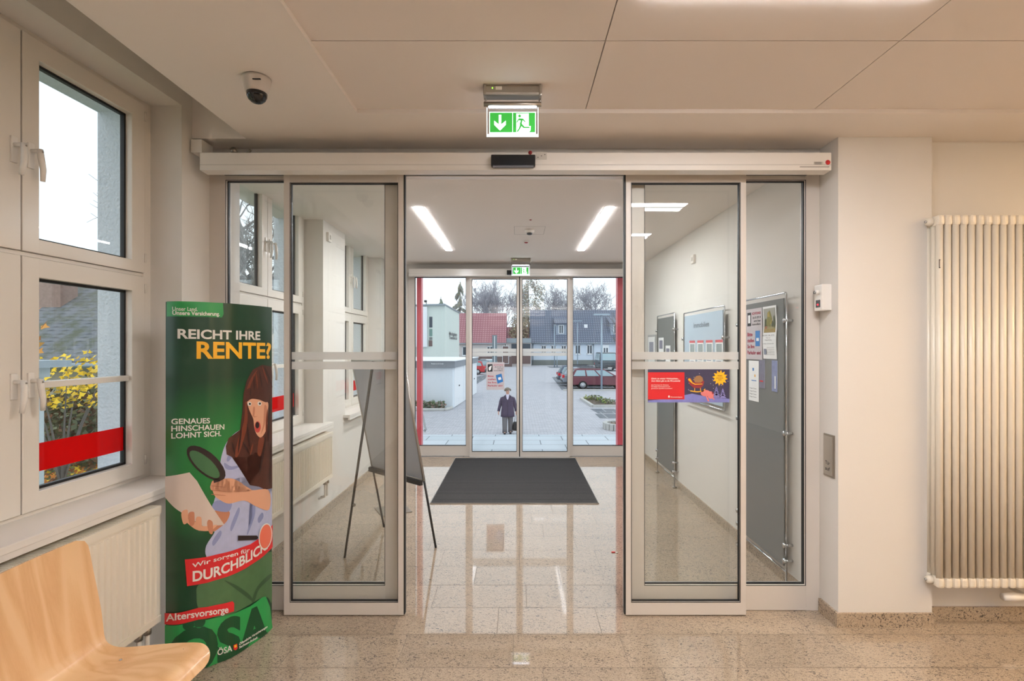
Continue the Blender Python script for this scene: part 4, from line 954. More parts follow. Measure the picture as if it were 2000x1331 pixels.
rf = mat('post_red', (214, 80, 94), .35)  # red shifted to pink, a reflection is put into the paint colour
for a, b, lb in ((-1.545, -1.475, 'red square post outside the entrance, left'), (1.545, 1.635, 'red square post outside the entrance, right')):
    m = MB(); m.rbox(a, b, 7.88, 8.02, -.003, 2.85, rf, .004); m.box(a-.03, b+.03, 7.86, 8.04, -.003, .008, steel_m); tag(m.build('entrance_post'), lb, 'post')
hr = thing('handrail', 'chrome stair handrail outside the entrance, left side', 'handrail', (-1.74, 9.1, 0))
m = MB(); m.tube([(-1.725, 8.62, .62), (-1.74, 9.2, .50), (-1.745, 9.5, .33), (-1.75, 9.72, .12), (-1.75, 9.83, .04), (-1.77, 9.85, .0), (-1.79, 9.80, .05)], .02, chrome_m, 10); m.build('rail', hr)
m = MB(); m.cyl((-1.725, 8.62, -.003), (-1.725, 8.62, .62), .018, chrome_m); m.build('post', hr)

# ---- foliage and branches
def leaves(mb, c, r, n, size, mats, flat_=0.0):
    for i in range(n):
        while True:
            p = Vector((random.uniform(-1, 1), random.uniform(-1, 1), random.uniform(-1, 1)))
            if p.length < 1: break
        p = Vector((c[0]+p.x*r[0], c[1]+p.y*r[1], c[2]+p.z*r[2])); a = Vector((random.gauss(0, 1), random.gauss(0, 1), random.gauss(0, 1))).normalized(); b = a.orthogonal().normalized()
        s = size*random.uniform(.6, 1.4)
        if flat_: q = [1, .45, .8, .35, .45, .35, .8, .45]; mb.add([p+(a*math.cos(k*PI/4)+b*math.sin(k*PI/4))*s*q[k] for k in range(8)], [(0, 1, 7), (1, 2, 3), (3, 4, 5), (5, 6, 7), (1, 3, 5, 7)], random.choice(mats))
        else: mb.add([p+a*s, p+b*s*.6, p-a*s, p-b*s*.6], [(0, 1, 2, 3)], random.choice(mats))
def branch(mb, p, d, L, r, depth, mm, spread=.55, up_=.15, droop=0.0, kids=3, mn=.006, prune=.7):
    pts = [p]; rs = [r]; k = 3; q = p.copy(); dd = d.copy()
    for i in range(k):
        dd = (dd+Vector((random.gauss(0, .12), random.gauss(0, .12), random.gauss(0, .08)+up_*.3-droop*.5))).normalized(); q = q+dd*L/k; pts.append(q.copy()); rs.append(max(mn, r*(1-.16*(i+1))))
    mb.tube(pts, r, mm, 5 if depth > 3 else 3, False, rs)
    if depth <= 0: return
    for i in range(kids):
        t = random.uniform(.35, 1.0) if i < kids-1 else 1.0; j = min(k-1, int(t*k)); s = pts[j].lerp(pts[j+1], t*k-j if t < 1 else 1)
        ax = dd.orthogonal().normalized(); ax.rotate(Matrix.Rotation(random.uniform(0, 2*PI), 3, dd)); nd_ = (dd*(1-spread)+ax*spread+Vector((0, 0, up_-droop))).normalized()
        branch(mb, s, nd_, L*random.uniform(.6, .82), r*prune, depth-1, mm, spread, up_, droop, kids, mn, prune)
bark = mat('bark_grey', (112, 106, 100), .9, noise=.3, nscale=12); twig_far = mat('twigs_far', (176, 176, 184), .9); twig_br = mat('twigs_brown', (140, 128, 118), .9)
f_gr = mat('foliage_olive', (158, 150, 126), .9); f_gr2 = mat('foliage_green', (134, 144, 128), .9); f_br = mat('foliage_brown', (166, 148, 130), .9); f_gy = mat('foliage_haze', (158, 158, 166), .9)  # foliage tones lightened, distance haze is put into the colours
def bare_tree(label, X, Y, hgt, depth=6, mm=None, spread=.5, droop=0, kids=3, r=.22, up_=.16, z=GZ, mn=.03, trunk=.28, prune=.7):
    t = thing('bare_tree', label, 'tree', (X, Y, z)); m = MB(); mm = mm or twig_far
    h0 = hgt*trunk; m.tube([(X, Y, z), (X+.05, Y, z+h0*.5), (X, Y, z+h0)], r, mm, 7, True, [r*1.2, r, r*.85]); m.build('trunk', t); m = MB()
    for i in range(4):
        a = i*PI/2+random.uniform(-.5, .5); branch(m, Vector((X, Y, z+h0*random.uniform(.75, 1))), Vector((math.cos(a)*spread*.8, math.sin(a)*spread*.8, 1)).normalized(), hgt*.25, r*.6, depth-1, mm, spread, up_, droop, kids, mn, prune)
    branch(m, Vector((X, Y, z+h0)), Vector((0, 0, 1)), hgt*.26, r*.8, depth-1, mm, spread, up_, droop, kids, mn, prune)
    m.build('branches', t); return t
def conifer(label, X, Y, hgt, rad, cols, droop=.5, n=2600, size=.16, z=GZ):
    t = thing('conifer_tree', label, 'tree', (X, Y, z)); m = MB(); m.tube([(X, Y, z), (X, Y, z+hgt*.98)], .2, bark, 7, True, [.22, .03]); m.build('trunk', t)
    m = MB(); k = 46; per = n//k
    for i in range(k):
        f = i/k; zz = z+hgt*(.12+.86*f); R = (rad*(1-f)**.75 if droop < 1 else rad*(.45+.55*(1-f)))*random.uniform(.5, 1.15)+.15; a = random.uniform(0, 2*PI)
        for j in range(per):
            q = random.random()**.6; w = random.gauss(0, .12); x = X+math.cos(a+w)*R*q; y = Y+math.sin(a+w)*R*q; zz2 = zz-droop*q*q*1.2-random.random()*droop*.9
            s = size*random.uniform(.6, 1.3); m.add([(x-s, y, zz2), (x, y+s*.4, zz2+s*.5), (x+s, y, zz2-s*.2), (x, y-s*.3, zz2-s)], [(0, 1, 2, 3)], random.choice(cols))
    m.build('foliage', t); return t
def bush(label, X, Y, z, r, cols, n=900, size=.12, name='shrub'):
    t = thing(name, label, 'shrub', (X, Y, z)); m = MB()
    for i in range(7): a = i*.9; m.tube([(X, Y, z), (X+math.cos(a)*r[0]*.4, Y+math.sin(a)*r[1]*.4, z+r[2]), (X+math.cos(a)*r[0]*.8, Y+math.sin(a)*r[1]*.8, z+r[2]*1.7)], .02, bark, 4, True, [.025, .015, .006])
    m.build('stems', t)
    if n: m = MB(); leaves(m, (X, Y, z+r[2]), r, n, size, cols); m.build('foliage', t)
    return t
random.seed(11)
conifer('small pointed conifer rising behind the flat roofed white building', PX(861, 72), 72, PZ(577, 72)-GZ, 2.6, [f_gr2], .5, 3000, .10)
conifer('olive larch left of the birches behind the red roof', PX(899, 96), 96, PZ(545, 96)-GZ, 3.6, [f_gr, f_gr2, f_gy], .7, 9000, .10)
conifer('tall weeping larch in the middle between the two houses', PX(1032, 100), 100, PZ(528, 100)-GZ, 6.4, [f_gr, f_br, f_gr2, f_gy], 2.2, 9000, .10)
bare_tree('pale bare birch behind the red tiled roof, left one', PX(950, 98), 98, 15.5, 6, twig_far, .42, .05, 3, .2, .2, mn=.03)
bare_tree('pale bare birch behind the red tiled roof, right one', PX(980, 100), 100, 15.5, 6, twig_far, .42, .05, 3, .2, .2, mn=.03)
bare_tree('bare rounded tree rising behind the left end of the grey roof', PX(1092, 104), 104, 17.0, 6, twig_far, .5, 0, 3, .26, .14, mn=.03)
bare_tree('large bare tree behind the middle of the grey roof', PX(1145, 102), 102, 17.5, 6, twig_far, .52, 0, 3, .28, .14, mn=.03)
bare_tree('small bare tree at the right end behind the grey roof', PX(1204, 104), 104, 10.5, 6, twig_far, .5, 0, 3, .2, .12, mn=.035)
bush('brown autumn shrubs between the red and grey roofs', PX(1020, 96), 96, GZ, (2.6, 2, 4.4), [f_br, f_gr], 1800, .22)
bush('reddish brown shrub behind the left end of the grey roof', PX(1078, 97), 97, GZ, (3.4, 2, 5.0), [mat('foliage_rust', (158, 132, 124), .9), f_br], 1500, .2)
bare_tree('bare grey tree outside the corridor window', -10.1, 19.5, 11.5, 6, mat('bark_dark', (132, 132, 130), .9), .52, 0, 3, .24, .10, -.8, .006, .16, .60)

# ---- houses
red_t = rooftile('roof_red', (150, 96, 104), (206, 166, 172), 3.3, 2.6); grey_t = rooftile('roof_grey', (90, 98, 116), (158, 168, 186), 3.3, 2.6); moss_t = rooftile('roof_mossy', (118, 122, 128), (66, 70, 74), 8.5, 2.2, (92, 96, 76))  # red roof's pale second tone paints highlights along its tile rows
w_blue = mat('wall_pale_blue', (206, 218, 232), .85); w_beige = mat('house_wall', (206, 200, 198), .85); plinth = mat('plinth', (122, 128, 126), .9); winm = mat('dark_window', (70, 80, 92), .15); wfr = mat('window_white', (236, 240, 244), .4); shut = mat('shutter_brown', (112, 92, 90), .6)
gut = mat('zinc', (150, 160, 168), .4, .5)
def win_part(h, x0, x1, z0, z1, y, bars=1, shutter=False):
    m = MB(); f = .10
    for b in ((x0, x0+f, z0, z1), (x1-f, x1, z0, z1), (x0, x1, z0, z0+f), (x0, x1, z1-f, z1)): m.box(b[0], b[1], y-.06, y+.02, b[2], b[3], wfr)
    if bars: xm = (x0+x1)/2; m.box(xm-.05, xm+.05, y-.05, y, z0, z1, wfr)
    m.box(x0-.08, x1+.08, y-.12, y, z0-.08, z0, wfr); fo = m.build('window', h)
    m = MB(); m.box(x0+f, x1-f, y-.02, y+.0, z0+f, z1-f, winm)
    m.build('pane', fo)
def gable(label, x0, x1, y0, y1, ez, rz, wm, rm, base=GZ, over=.35, pl=None):
    h = thing('house', label, 'house', ((x0+x1)/2, (y0+y1)/2, base)); ym = (y0+y1)/2
    m = MB(); m.prism([(y0, base), (y1, base), (y1, ez), (ym, rz-.15), (y0, ez)], 0, x0, x1, wm); m.build('wall', h)
    m = MB(); t = .16; sl_ = (rz-ez)/(ym-y0)
    m.prism([(y0-over, ez-over*sl_), (ym, rz), (y1+over, ez-over*sl_), (y1+over, ez-over*sl_+t), (ym, rz+t), (y0-over, ez-over*sl_+t)], 0, x0-.2, x1+.2, rm); m.build('roof', h)
    m = MB(); m.cyl((x0-.2, y0-over-.06, ez-over*sl_+.04), (x1+.2, y0-over-.06, ez-over*sl_+.04), .09, gut, 8); m.build('gutter', h)
    if pl: m = MB(); m.box(x0-.03, x1+.03, y0-.05, y0, base, base+pl, plinth); m.build('plinth', h)
    return h
Y0 = 84.0
def X(px, y=Y0): return PX(px, y)
hs = gable('long white house with grey tiled roof and dormers across the car park', X(1039), X(1300), Y0, Y0+10, PZ(667, Y0), PZ(608, Y0+5), w_blue, grey_t, pl=.85)
for a in (1057, 1076, 1096): win_part(hs, X(a), X(a+10), PZ(690, Y0), PZ(675, Y0), Y0-.02)
for a in (1123, 1146, 1222): win_part(hs, X(a), X(a+11), PZ(692, Y0), PZ(674, Y0), Y0-.02)
m = MB(); m.box(X(1177), X(1189), Y0-.08, Y0+.02, PZ(706, Y0), PZ(674, Y0), wfr); m.box(X(1179), X(1182), Y0-.1, Y0-.07, PZ(702, Y0), PZ(680, Y0), winm); m.box(X(1184), X(1187), Y0-.1, Y0-.07, PZ(702, Y0), PZ(680, Y0), winm); m.build('door', hs)
for dx in (1084, 1191, 1290):
    m = MB(); yd = Y0+.9; xa, xb = X(dx, yd), X(dx+24, yd); zb_ = PZ(664, yd); zt_ = PZ(632, yd)
    m.box(xa+.15, xb-.15, yd, yd+3.5, zb_, zt_, mat('dormer_cladding', (150, 162, 178), .8)); d = m.build('dormer', hs)
    m = MB(); m.prism([(yd-.4, zt_-.1), (yd+4.0, zt_+1.5), (yd+4.0, zt_+1.6), (yd-.4, zt_+.05)], 0, xa-.1, xb+.1, grey_t); m.build('dormer_roof', d)
    xm = (xa+xb)/2; m = MB(); m.box(xm-.42, xm+.42, yd-.06, yd, zb_+1.0, zt_-.25, wfr); m.box(xm-.3, xm-.05, yd-.07, yd-.05, zb_+1.1, zt_-.35, winm); m.box(xm+.05, xm+.3, yd-.07, yd-.05, zb_+1.1, zt_-.35, winm); m.build('dormer_window', d)
m = MB(); m.box(X(1141, Y0+2), X(1147.5, Y0+2), Y0+2.0, Y0+2.5, PZ(641, Y0+2), PZ(634, Y0+2), wfr); m.build('skylight', hs)
for a in (1041, 1159): m = MB(); m.cyl((X(a), Y0-.12, PZ(711, Y0)), (X(a), Y0-.12, PZ(668, Y0)), .06, gut, 8); m.build('downpipe', hs)
hr_ = gable('house with bright red tiled roof behind the parked cars', X(880, 78), X(986, 78), 78, 88, PZ(668, 78), PZ(614, 83), w_beige, red_t)
win_part(hr_, X(903, 78), X(920, 78), PZ(695, 78), PZ(677, 78), 77.98); win_part(hr_, X(951, 78), X(963, 78), PZ(692, 78), PZ(677, 78), 77.98)
m = MB(); m.box(X(981, 78), X(994, 78), 77.9, 78.0, PZ(711, 78), PZ(676, 78), wfr); m.box(X(982, 78), X(993, 78), 77.87, 77.91, PZ(710, 78), PZ(677, 78), shut); m.build('door', hr_)
m = MB(); m.box(X(897, 78), X(1000, 78), 77.93, 77.99, GZ, PZ(697, 78), shut); m.build('plinth', hr_)
h3 = gable('small red roofed house set back between the two larger houses', X(990, 96), X(1036, 96), 96, 102, PZ(661, 96), PZ(641, 99), w_beige, red_t)
m = MB(); m.box(X(1002, 97), X(1008, 97), 96.7, 97.2, PZ(657, 97), PZ(652, 97), wfr); m.build('skylight', h3)
g1 = thing('annex', 'low flat roofed garage between the red roofed house and the grey roofed house', 'garage', (X(1012, 80), 82, GZ))
m = MB(); m.box(X(989.2, 80), X(1037.5, 80), 80, 86, GZ, PZ(669, 80), w_beige); m.build('wall', g1); m = MB(); m.box(X(989.2, 80), X(1037.5, 80), 79.7, 86.2, PZ(670, 80), PZ(661, 80), gut); m.build('roof', g1)
for a, b in ((999, 1009), (1019, 1036)):
    m = MB(); m.box(X(a, 80), X(b, 80), 79.93, 80.01, PZ(682, 80), PZ(672, 80), winm); m.build('window', g1); m = MB(); m.box(X(a, 80), X(b, 80), 79.93, 80.01, PZ(711, 80), PZ(690, 80), shut); m.build('garage_door', g1)
# white cinema-like building at the left
wb = thing('building', 'pale two storey building with flat roof and a sign, behind the white garages', 'building', (PX(850, 47), 52, GZ))
pw = mat('wall_pale_green', (212, 222, 216), .85); pw2 = mat('wall_grey_white', (176, 186, 194), .85)
m = MB(); m.prism([(-14, 47), (PX(869, 45), 45), (PX(897, 56), 56), (-14, 60)], 2, GZ, PZ(597, 45), pw); m.build('wall', wb)
m = MB(); m.prism([(-14.2, 46.8), (PX(869, 44.8), 44.7), (PX(899, 56), 56), (-14.2, 60)], 2, PZ(597, 45), PZ(594, 45), gut); m.build('roof_edge', wb)
m = MB(); m.box(-14, PX(837, 46), 45.2, 45.6, PZ(678, 45.2), PZ(599, 45.2), wfr); m.build('balcony_screen', wb)
for (a, b, c_, d_, mm) in ((838, 847, 640, 619, winm), (838, 853, 657, 643, mat('awning_green', (112, 146, 138), .7)), (838, 854, 664, 659, plinth), (837, 849, 677, 665, shut)):
    m = MB(); m.box(PX(a, 45.2), PX(b, 45.2), 45.3, 45.6+.4, PZ(c_, 45.2), PZ(d_, 45.2), mm); m.build('window' if mm is winm else 'awning' if 'awning' in mm.name else 'ledge' if mm is plinth else 'shutter', wb)
a = Vector((PX(876, 47.6), 47.6, 0)); b = Vector((PX(891, 53.4), 53.4, 0)); sg = MB(); off = Vector((.10, -.02, 0))
text_plane(sg, 'Marktgalerie', a+off+Vector((0, 0, PZ(656, 50))), (b-a), (0, 0, .35), mat('sign_dark', (70, 66, 74), .5), .02); text_plane(sg, 'Tanzstudio Süd', a+off+Vector((0, 0, PZ(663, 50))), (b-a), (0, 0, .30), MATS['sign_dark'], .02); sg.build('lettering', wb)
fl_ = thing('floodlight', 'dark floodlight on the roof of the pale building', 'floodlight', (PX(832, 45.5), 45.5, PZ(595, 45)))
m = MB(); m.cyl((PX(833, 45.5), 45.5, PZ(594.5, 45)), (PX(832, 45.5), 45.5, PZ(589, 45.5)), .04, plinth, 6); m.build('post', fl_); m = MB(); m.rbox(PX(829, 45.5), PX(834, 45.5), 45.3, 45.5, PZ(591, 45.5), PZ(587, 45.5), ink_m, .02); m.build('lamp_head', fl_)
# white garages
ga = thing('garage', 'row of white flat roofed garages left of the walking woman', 'garage', (-5.2, 28, GZ))
gw = mat('garage_white', (226, 234, 242), .7)
p0 = Vector((-3.21, 25.5)); p1 = Vector((-2.72, 34.0))
m = MB(); m.prism([(-9.3, 25.5), tuple(p0), tuple(p1), (-9.3, 34)], 2, GZ, PZ(716, 25.5), gw); m.build('wall', ga)
m = MB(); m.prism([(-9.4, 25.35), (p0.x+.12, 25.35), (p1.x+.12, 34.1), (-9.4, 34.1)], 2, PZ(714, 25.5)-.12, PZ(706, 25.4), mat('fascia_grey', (132, 138, 146), .6)); m.build('fascia', ga)
m = MB(); m.prism([(-9.45, 25.30), (p0.x+.16, 25.30), (p1.x+.16, 34.15), (-9.45, 34.15)], 2, PZ(706, 25.4), PZ(704.5, 25.4), wfr); m.build('roof', ga)
d = (p1-p0).normalized(); nn = Vector((d.y, -d.x))
for i, (t0, t1) in enumerate(((.25, 2.9), (3.15, 5.7), (5.95, 8.4))):
    m = MB(); a = p0+d*t0; b = p0+d*t1; m.prism([tuple(a+nn*.0), tuple(b+nn*.0), tuple(b+nn*.05), tuple(a+nn*.05)], 2, GZ+.03, GZ+2.05, mat('garage_door', (236, 240, 244), .5)); dr = m.build('garage_door', ga)
    m = MB(); c = (a+b)/2+nn*.07; m.box(c.x-.02, c.x+.02, c.y-.09, c.y+.09, GZ+1.0, GZ+1.06, ink_m); m.build('door_handle', dr)
m = MB(); text_plane(m, 'Parkplatz nur für Kunden', (PX(842, 25.3), 25.33, PZ(712, 25.3)), (PX(866, 25.3)-PX(842, 25.3), 0, 0), (0, 0, .07), wfr, .01); m.build('lettering', ga)
# planting beds
soil = mat('soil', (92, 80, 70), .95, noise=.4, nscale=12)
hb = thing('flower_bed', 'kerbed bed of low plants before the white garages', 'flower bed', (PX(850, 25), 24.9, GZ))
m = MB(); K_ = [(-9, 24.45), (PX(868, 24.5), 24.5), (PX(878, 24.9), 24.9), (PX(882, 25.35), 25.35)]
for p, q in zip(K_, K_[1:]): m.tube([(p[0], p[1], GZ+.05), (q[0], q[1], GZ+.05)], .09, conc_m, 6)
m.build('kerb', hb); m = MB(); m.prism([(-9, 24.5), (PX(868, 24.5), 24.55), (PX(881, 25.3), 25.3), (-9, 25.48)], 2, GZ+.001, GZ+.07, soil); m.build('soil', hb)
for i in range(7): m = MB(); leaves(m, (-3.75-.42*i, 25.05, GZ+.22), (.28, .25, .22), 150, .06, [f_gr2, mat('leaf_green', (84, 110, 72), .8), MATS['foliage_rust']]); m.build('low_plant', hb)
db = thing('flower_bed', 'kerbed flower bed beside the parking bays on the right', 'flower bed', (4.3, 28, GZ)); db['label'] = 'pointed kerbed flower bed with brown soil in front of the maroon car'
kerb('x', [(1135, 781), (1158, 779), (1180, 787), (1240, 789)]).build('kerb', db); kerb('x', [(1135, 781), (1158, 796), (1240, 796)]).build('kerb', db)
m = MB(); m.prism([(PX(x, 3090/(y-677)), 3090/(y-677)) for x, y in [(1137, 781), (1158, 780), (1180, 788), (1238, 790), (1238, 795), (1158, 795)]], 2, GZ+.001, GZ+.08, soil); m.build('soil', db)
for px_, py_ in ((1150, 784), (1165, 784), (1175, 789), (1188, 792)): m = MB(); Yp = 3090/(py_-677.); leaves(m, (PX(px_, Yp), Yp, GZ+.2), (.35, .3, .16), 120, .05, [MATS['leaf_green'], mat('leaf_lime', (150, 160, 80), .8), soil]); m.build('low_plant', db)
rb = thing('tree_planter', 'round block edged tree planter outside the door, right edge', 'planter', (PX(1210, 19.2), 19.2, GZ))
m = MB(); cx, cy, rr = PX(1211, 19.2), 19.2, .56
for i in range(22):
    a = 2*PI*i/22; m.rbox(-.07, .07, -.08, .08, 0, .24, conc_m, .012, Matrix.Translation((cx+rr*math.cos(a), cy+rr*math.sin(a), GZ)) @ Matrix.Rotation(a+PI/2, 4, 'Z'))
m.build('block_ring', rb); m = MB(); m.loft([(cx, cy, GZ+.01, .5, .5), (cx, cy, GZ+.16, .5, .5)], soil, 20); leaves(m, (cx, cy, GZ+.19), (.42, .42, .04), 120, .035, [MATS['foliage_rust'], soil, f_br]); m.build('soil', rb)
bt = thing('young_tree', 'thin young tree growing in the round planter', 'tree', (cx-.05, cy, GZ+.16))
m = MB(); m.tube([(cx-.05, cy, GZ+.155), (cx+.1, cy, GZ+1.2), (cx+.24, cy+.02, GZ+3.4)], .05, bark, 8, True, [.055, .045, .03]); m.build('trunk', bt)
m = MB(); 
for i in range(6): branch(m, Vector((cx+.17+.01*i, cy, GZ+2.3+.2*i)), Vector((math.cos(i*2), math.sin(i*2), 1.2)).normalized(), .6, .016, 2, bark, .4, .2, 0, 3, .004)
m.build('branches', bt)

# ---- street furniture
lp = mat('pole_grey', (160, 176, 190), .4, .3)
def tlamp(label, px_, pyb, pyt, w):
    Y = 3090/(pyb-677.); x = PX(px_, Y); zt_ = PZ(pyt, Y); t = thing('street_lamp', label, 'street lamp', (x, Y, GZ))
    m = MB(); m.tube([(x, Y, GZ), (x, Y, zt_)], .06, lp, 8, True, [.075, .05]); m.build('pole', t)
    if w: m = MB(); m.rbox(x-w, x+w, Y-.14, Y+.14, zt_-.02, zt_+.10, lp, .03); m.build('lamp_head', t)
    return t
tlamp('tall T shaped street lamp standing before the maroon car', 1175, 764, 616, .55); tlamp('T shaped street lamp standing beyond the parked cars, in front of the grey roof', 1128, 721, 628, .62); tlamp('plain pale pole before the left dormer of the grey roof', 1083, 718, 634, 0)
tlamp('thin dark pole at the corner of the far parking bay', 1088, 717, 692, 0)
pc = thing('sign_pillar', 'grey square pillar in front of the red tiled roof', 'pillar', (PX(966, 62), 62, GZ))
m = MB(); m.rbox(PX(961.5, 62), PX(970.5, 62), 61.8, 62.3, GZ, PZ(655, 62), mat('pillar_grey', (120, 134, 142), .5), .02); m.build('body', pc); m = MB(); m.box(PX(965.3, 61.78), PX(966.8, 61.78), 61.76, 61.8, GZ+.3, PZ(657, 62), wfr); m.build('light_strip', pc)

# ---- cars
tyre = mat('tyre', (34, 34, 36), .8); rim = mat('rim', (190, 194, 200), .3, .6); cgl = mat('car_glass', (150, 176, 186), .1, 0, .8); tail = mat('tail_light', (220, 40, 50), .3); hl = mat('head_light', (225, 232, 238), .15); plate = mat('number_plate', (232, 232, 228), .4); trimk = mat('car_trim', (46, 48, 54), .5)
def car(label, x, y, rot, paint_, L=4.5, Wd=1.75, Hh=1.48, style='wagon'):
    t = thing('car', label, 'car', (x, y, GZ), rot)
    pm_ = mat(*paint_); h = L/2
    def B(m, n, p=t): 
        if p is not t: c = Vector(p.location); m.v = [tuple(Vector(v)-c) for v in m.v]
        return m.build(n, p, local=True)
    if style == 'van': low = [(-h, .35), (-h, 1.28), (h-.45, 1.28), (h-.05, 1.12), (h, .62), (h-.02, .32)]; top = [(-h+.02, 1.28), (-h+.10, Hh-.08), (-h+.3, Hh), (h-1.55, Hh), (h-1.2, Hh-.06), (h-.5, 1.28)]
    elif style == 'hatch': low = [(-h, .3), (-h+.02, .85), (-h+.10, .92), (h-1.15, .92), (h-.15, .76), (h, .6), (h-.02, .28)]; top = [(-h+.12, .92), (-h+.38, Hh-.06), (-h+.6, Hh), (h-1.9, Hh), (h-1.05, .90)]
    else: low = [(-h, .34), (-h+.02, .84), (-h+.06, .92), (h-1.2, .94), (h-.2, .78), (h, .62), (h-.02, .3)]; top = [(-h+.08, .92), (-h+.42, Hh-.05), (-h+.7, Hh), (h-2.1, Hh-.02), (h-1.1, .92)]
    m = MB(); m.prism(low, 1, -Wd/2, Wd/2, pm_, .07); w2 = Wd/2-.22; n = len(top)
    vs = []
    for p in top:
        f = (p[1]-top[0][1])/(Hh-top[0][1]); w = (Wd/2-.03)*(1-f)+w2*f+.04; vs += [(p[0], -w, p[1]), (p[0], w, p[1])]
    fs = [tuple(2*i for i in range(n)), tuple(2*i+1 for i in range(n))[::-1]]+[(2*i, 2*i+1, 2*((i+1) % n)+1, 2*((i+1) % n)) for i in range(n)]
    bm = bmesh.new(); bv = [bm.verts.new(v) for v in vs]; [bm.faces.new([bv[i] for i in f]) for f in fs]; bmesh.ops.recalc_face_normals(bm, faces=bm.faces[:]); bmesh.ops.bevel(bm, geom=bm.edges[:], offset=.04, segments=2, affect='EDGES'); m.bm(bm, pm_)
    body = B(m, 'body')
    z0, z1 = top[0][1]+.05, Hh-.12
    def W_(z): f = (z-top[0][1])/(Hh-top[0][1]); return (Wd/2-.03)*(1-f)+w2*f+.04
    def xr(z): a, b = top[0], top[1]; return a[0]+(b[0]-a[0])*(z-a[1])/(b[1]-a[1])
    def xf(z): a, b = top[-1], top[-2] ; return a[0]+(b[0]-a[0])*(z-a[1])/(b[1]-a[1])
    if style == 'van': A_ = top[-1]; B_ = top[-2]
    spans = [(0.02, .30), (.34, .62), (.66, .97)] if style != 'hatch' else [(.03, .38), (.43, .96)]
    for s in (-1, 1):
        for a, b in spans:
            m = MB(); q = []
            for z, fr_ in ((z0, a), (z0, b), (z1, b), (z1, a)):
                xa, xb = xr(z)+.10, xf(z)-.08; q.append((xa+(xb-xa)*fr_, s*(W_(z)+.006), z))
            m.add(q+[(p[0], p[1]-s*.02, p[2]) for p in q], [(0, 1, 2, 3), (4, 7, 6, 5)], cgl); B(m, 'side_window')
    for xfn, s, nm_ in ((xr, -1, 'rear_window'), (xf, 1, 'windscreen')):
        m = MB(); q = [(xfn(z0)+s*.012, -W_(z0)+.14, z0), (xfn(z0)+s*.012, W_(z0)-.14, z0), (xfn(z1)+s*.012, W_(z1)-.14, z1), (xfn(z1)+s*.012, -W_(z1)+.14, z1)]
        m.add(q+[(p[0]-s*.02, p[1], p[2]) for p in q], [(0, 1, 2, 3), (4, 7, 6, 5)], cgl); B(m, nm_)
    wb_ = L*.29
    for sx in (-1.0, 1.0):
        for s in (-1, 1):
            m = MB(); xw = sx*wb_+(.05 if sx > 0 else -.02); m.cyl((xw, s*(Wd/2-.20), .31), (xw, s*(Wd/2+.015), .31), .31, tyre, 20); w_ = B(m, 'wheel')
            m = MB(); m.cyl((xw, s*(Wd/2+.01), .31), (xw, s*(Wd/2+.03), .31), .2, rim, 16)
            for q in range(7): a = q*2*PI/7; m.box(xw+.13*math.cos(a)-.018, xw+.13*math.cos(a)+.018, s*(Wd/2+.03)-.005, s*(Wd/2+.03)+.005, .31+.13*math.sin(a)-.018, .31+.13*math.sin(a)+.018, tyre)
            B(m, 'hub_cap', w_)
    for s in (-1, 1):
        m = MB(); m.rbox(-h-.02, -h+.16, s*(Wd/2-.08)-.11, s*(Wd/2-.08)+.11, .68, .9, tail, .02); B(m, 'tail_light')
        m = MB(); m.rbox(h-.28, h-.02, s*(Wd/2-.2)-.2, s*(Wd/2-.2)+.2, .60, .74, hl, .03); B(m, 'headlight')
        m = MB(); m.rbox(top[-1][0]-.35, top[-1][0]-.2, s*(Wd/2+.08)-.09, s*(Wd/2+.08)+.09, .93, 1.05, pm_, .03); B(m, 'door_mirror')
        if style == 'wagon': m = MB(); m.tube([(top[1][0]+.3, s*(w2-.06), Hh+.04), (top[-2][0]+.1, s*(w2-.06), Hh+.03)], .02, trimk, 6); B(m, 'roof_rail')
    m = MB(); m.rbox(-h-.04, -h+.12, -Wd/2+.05, Wd/2-.05, .34, .52, trimk, .03); B(m, 'bumper'); m = MB(); m.rbox(h-.12, h+.04, -Wd/2+.05, Wd/2-.05, .3, .5, trimk, .03); B(m, 'bumper')
    m = MB(); m.box(-h-.05, -h-.038, -.26, .26, .56, .67, plate); B(m, 'number_plate'); m = MB(); m.box(h+.036, h+.048, -.26, .26, .36, .47, plate); B(m, 'number_plate')
    if style == 'van': m = MB(); m.rbox(h-.06, h+.02, -.55, .55, .56, .74, trimk, .02); B(m, 'grille')
    return t
car('maroon estate car parked nearest on the right', PX(1113, 36.5)+2.27, 37.4, 0, ('paint_maroon', (110, 52, 66), .25, 0, .6), 4.55, 1.72, 1.5)
car('silver estate car parked behind the maroon one', PX(1096, 40.5)+2.3, 40.2, 0, ('paint_silver', (166, 178, 190), .25, .4, .6), 4.6, 1.75, 1.5)
car('dark blue estate car parked farthest in the row of three', PX(1089, 43)+2.3, 43.1, 0, ('paint_dark_blue', (92, 104, 122), .25, .3, .6), 4.6, 1.75, 1.5)
car('dark green van facing the entrance behind the row of estate cars', PX(1190, 64), 66, -PI/2, ('paint_van', (58, 68, 76), .3, 0, .6), 4.9, 2.35, 2.3, 'van')
car('red hatchback whose rear shows beside the garages', PX(947, 56)-1.9, 56.5, PI, ('paint_red', (206, 54, 60), .3, 0, .6), 3.8, 1.62, 1.45, 'hatch')
car('white car with red tail lights parked before the red roofed house', PX(974, 66)-2.1, 66, PI, ('paint_white', (224, 230, 236), .3, 0, .6), 4.3, 1.7, 1.45, 'hatch')
car('grey estate car parked between the red and the white car', PX(962, 61)-2.3, 61, PI, ('paint_grey', (136, 146, 158), .3, .3, .6), 4.5, 1.72, 1.46)

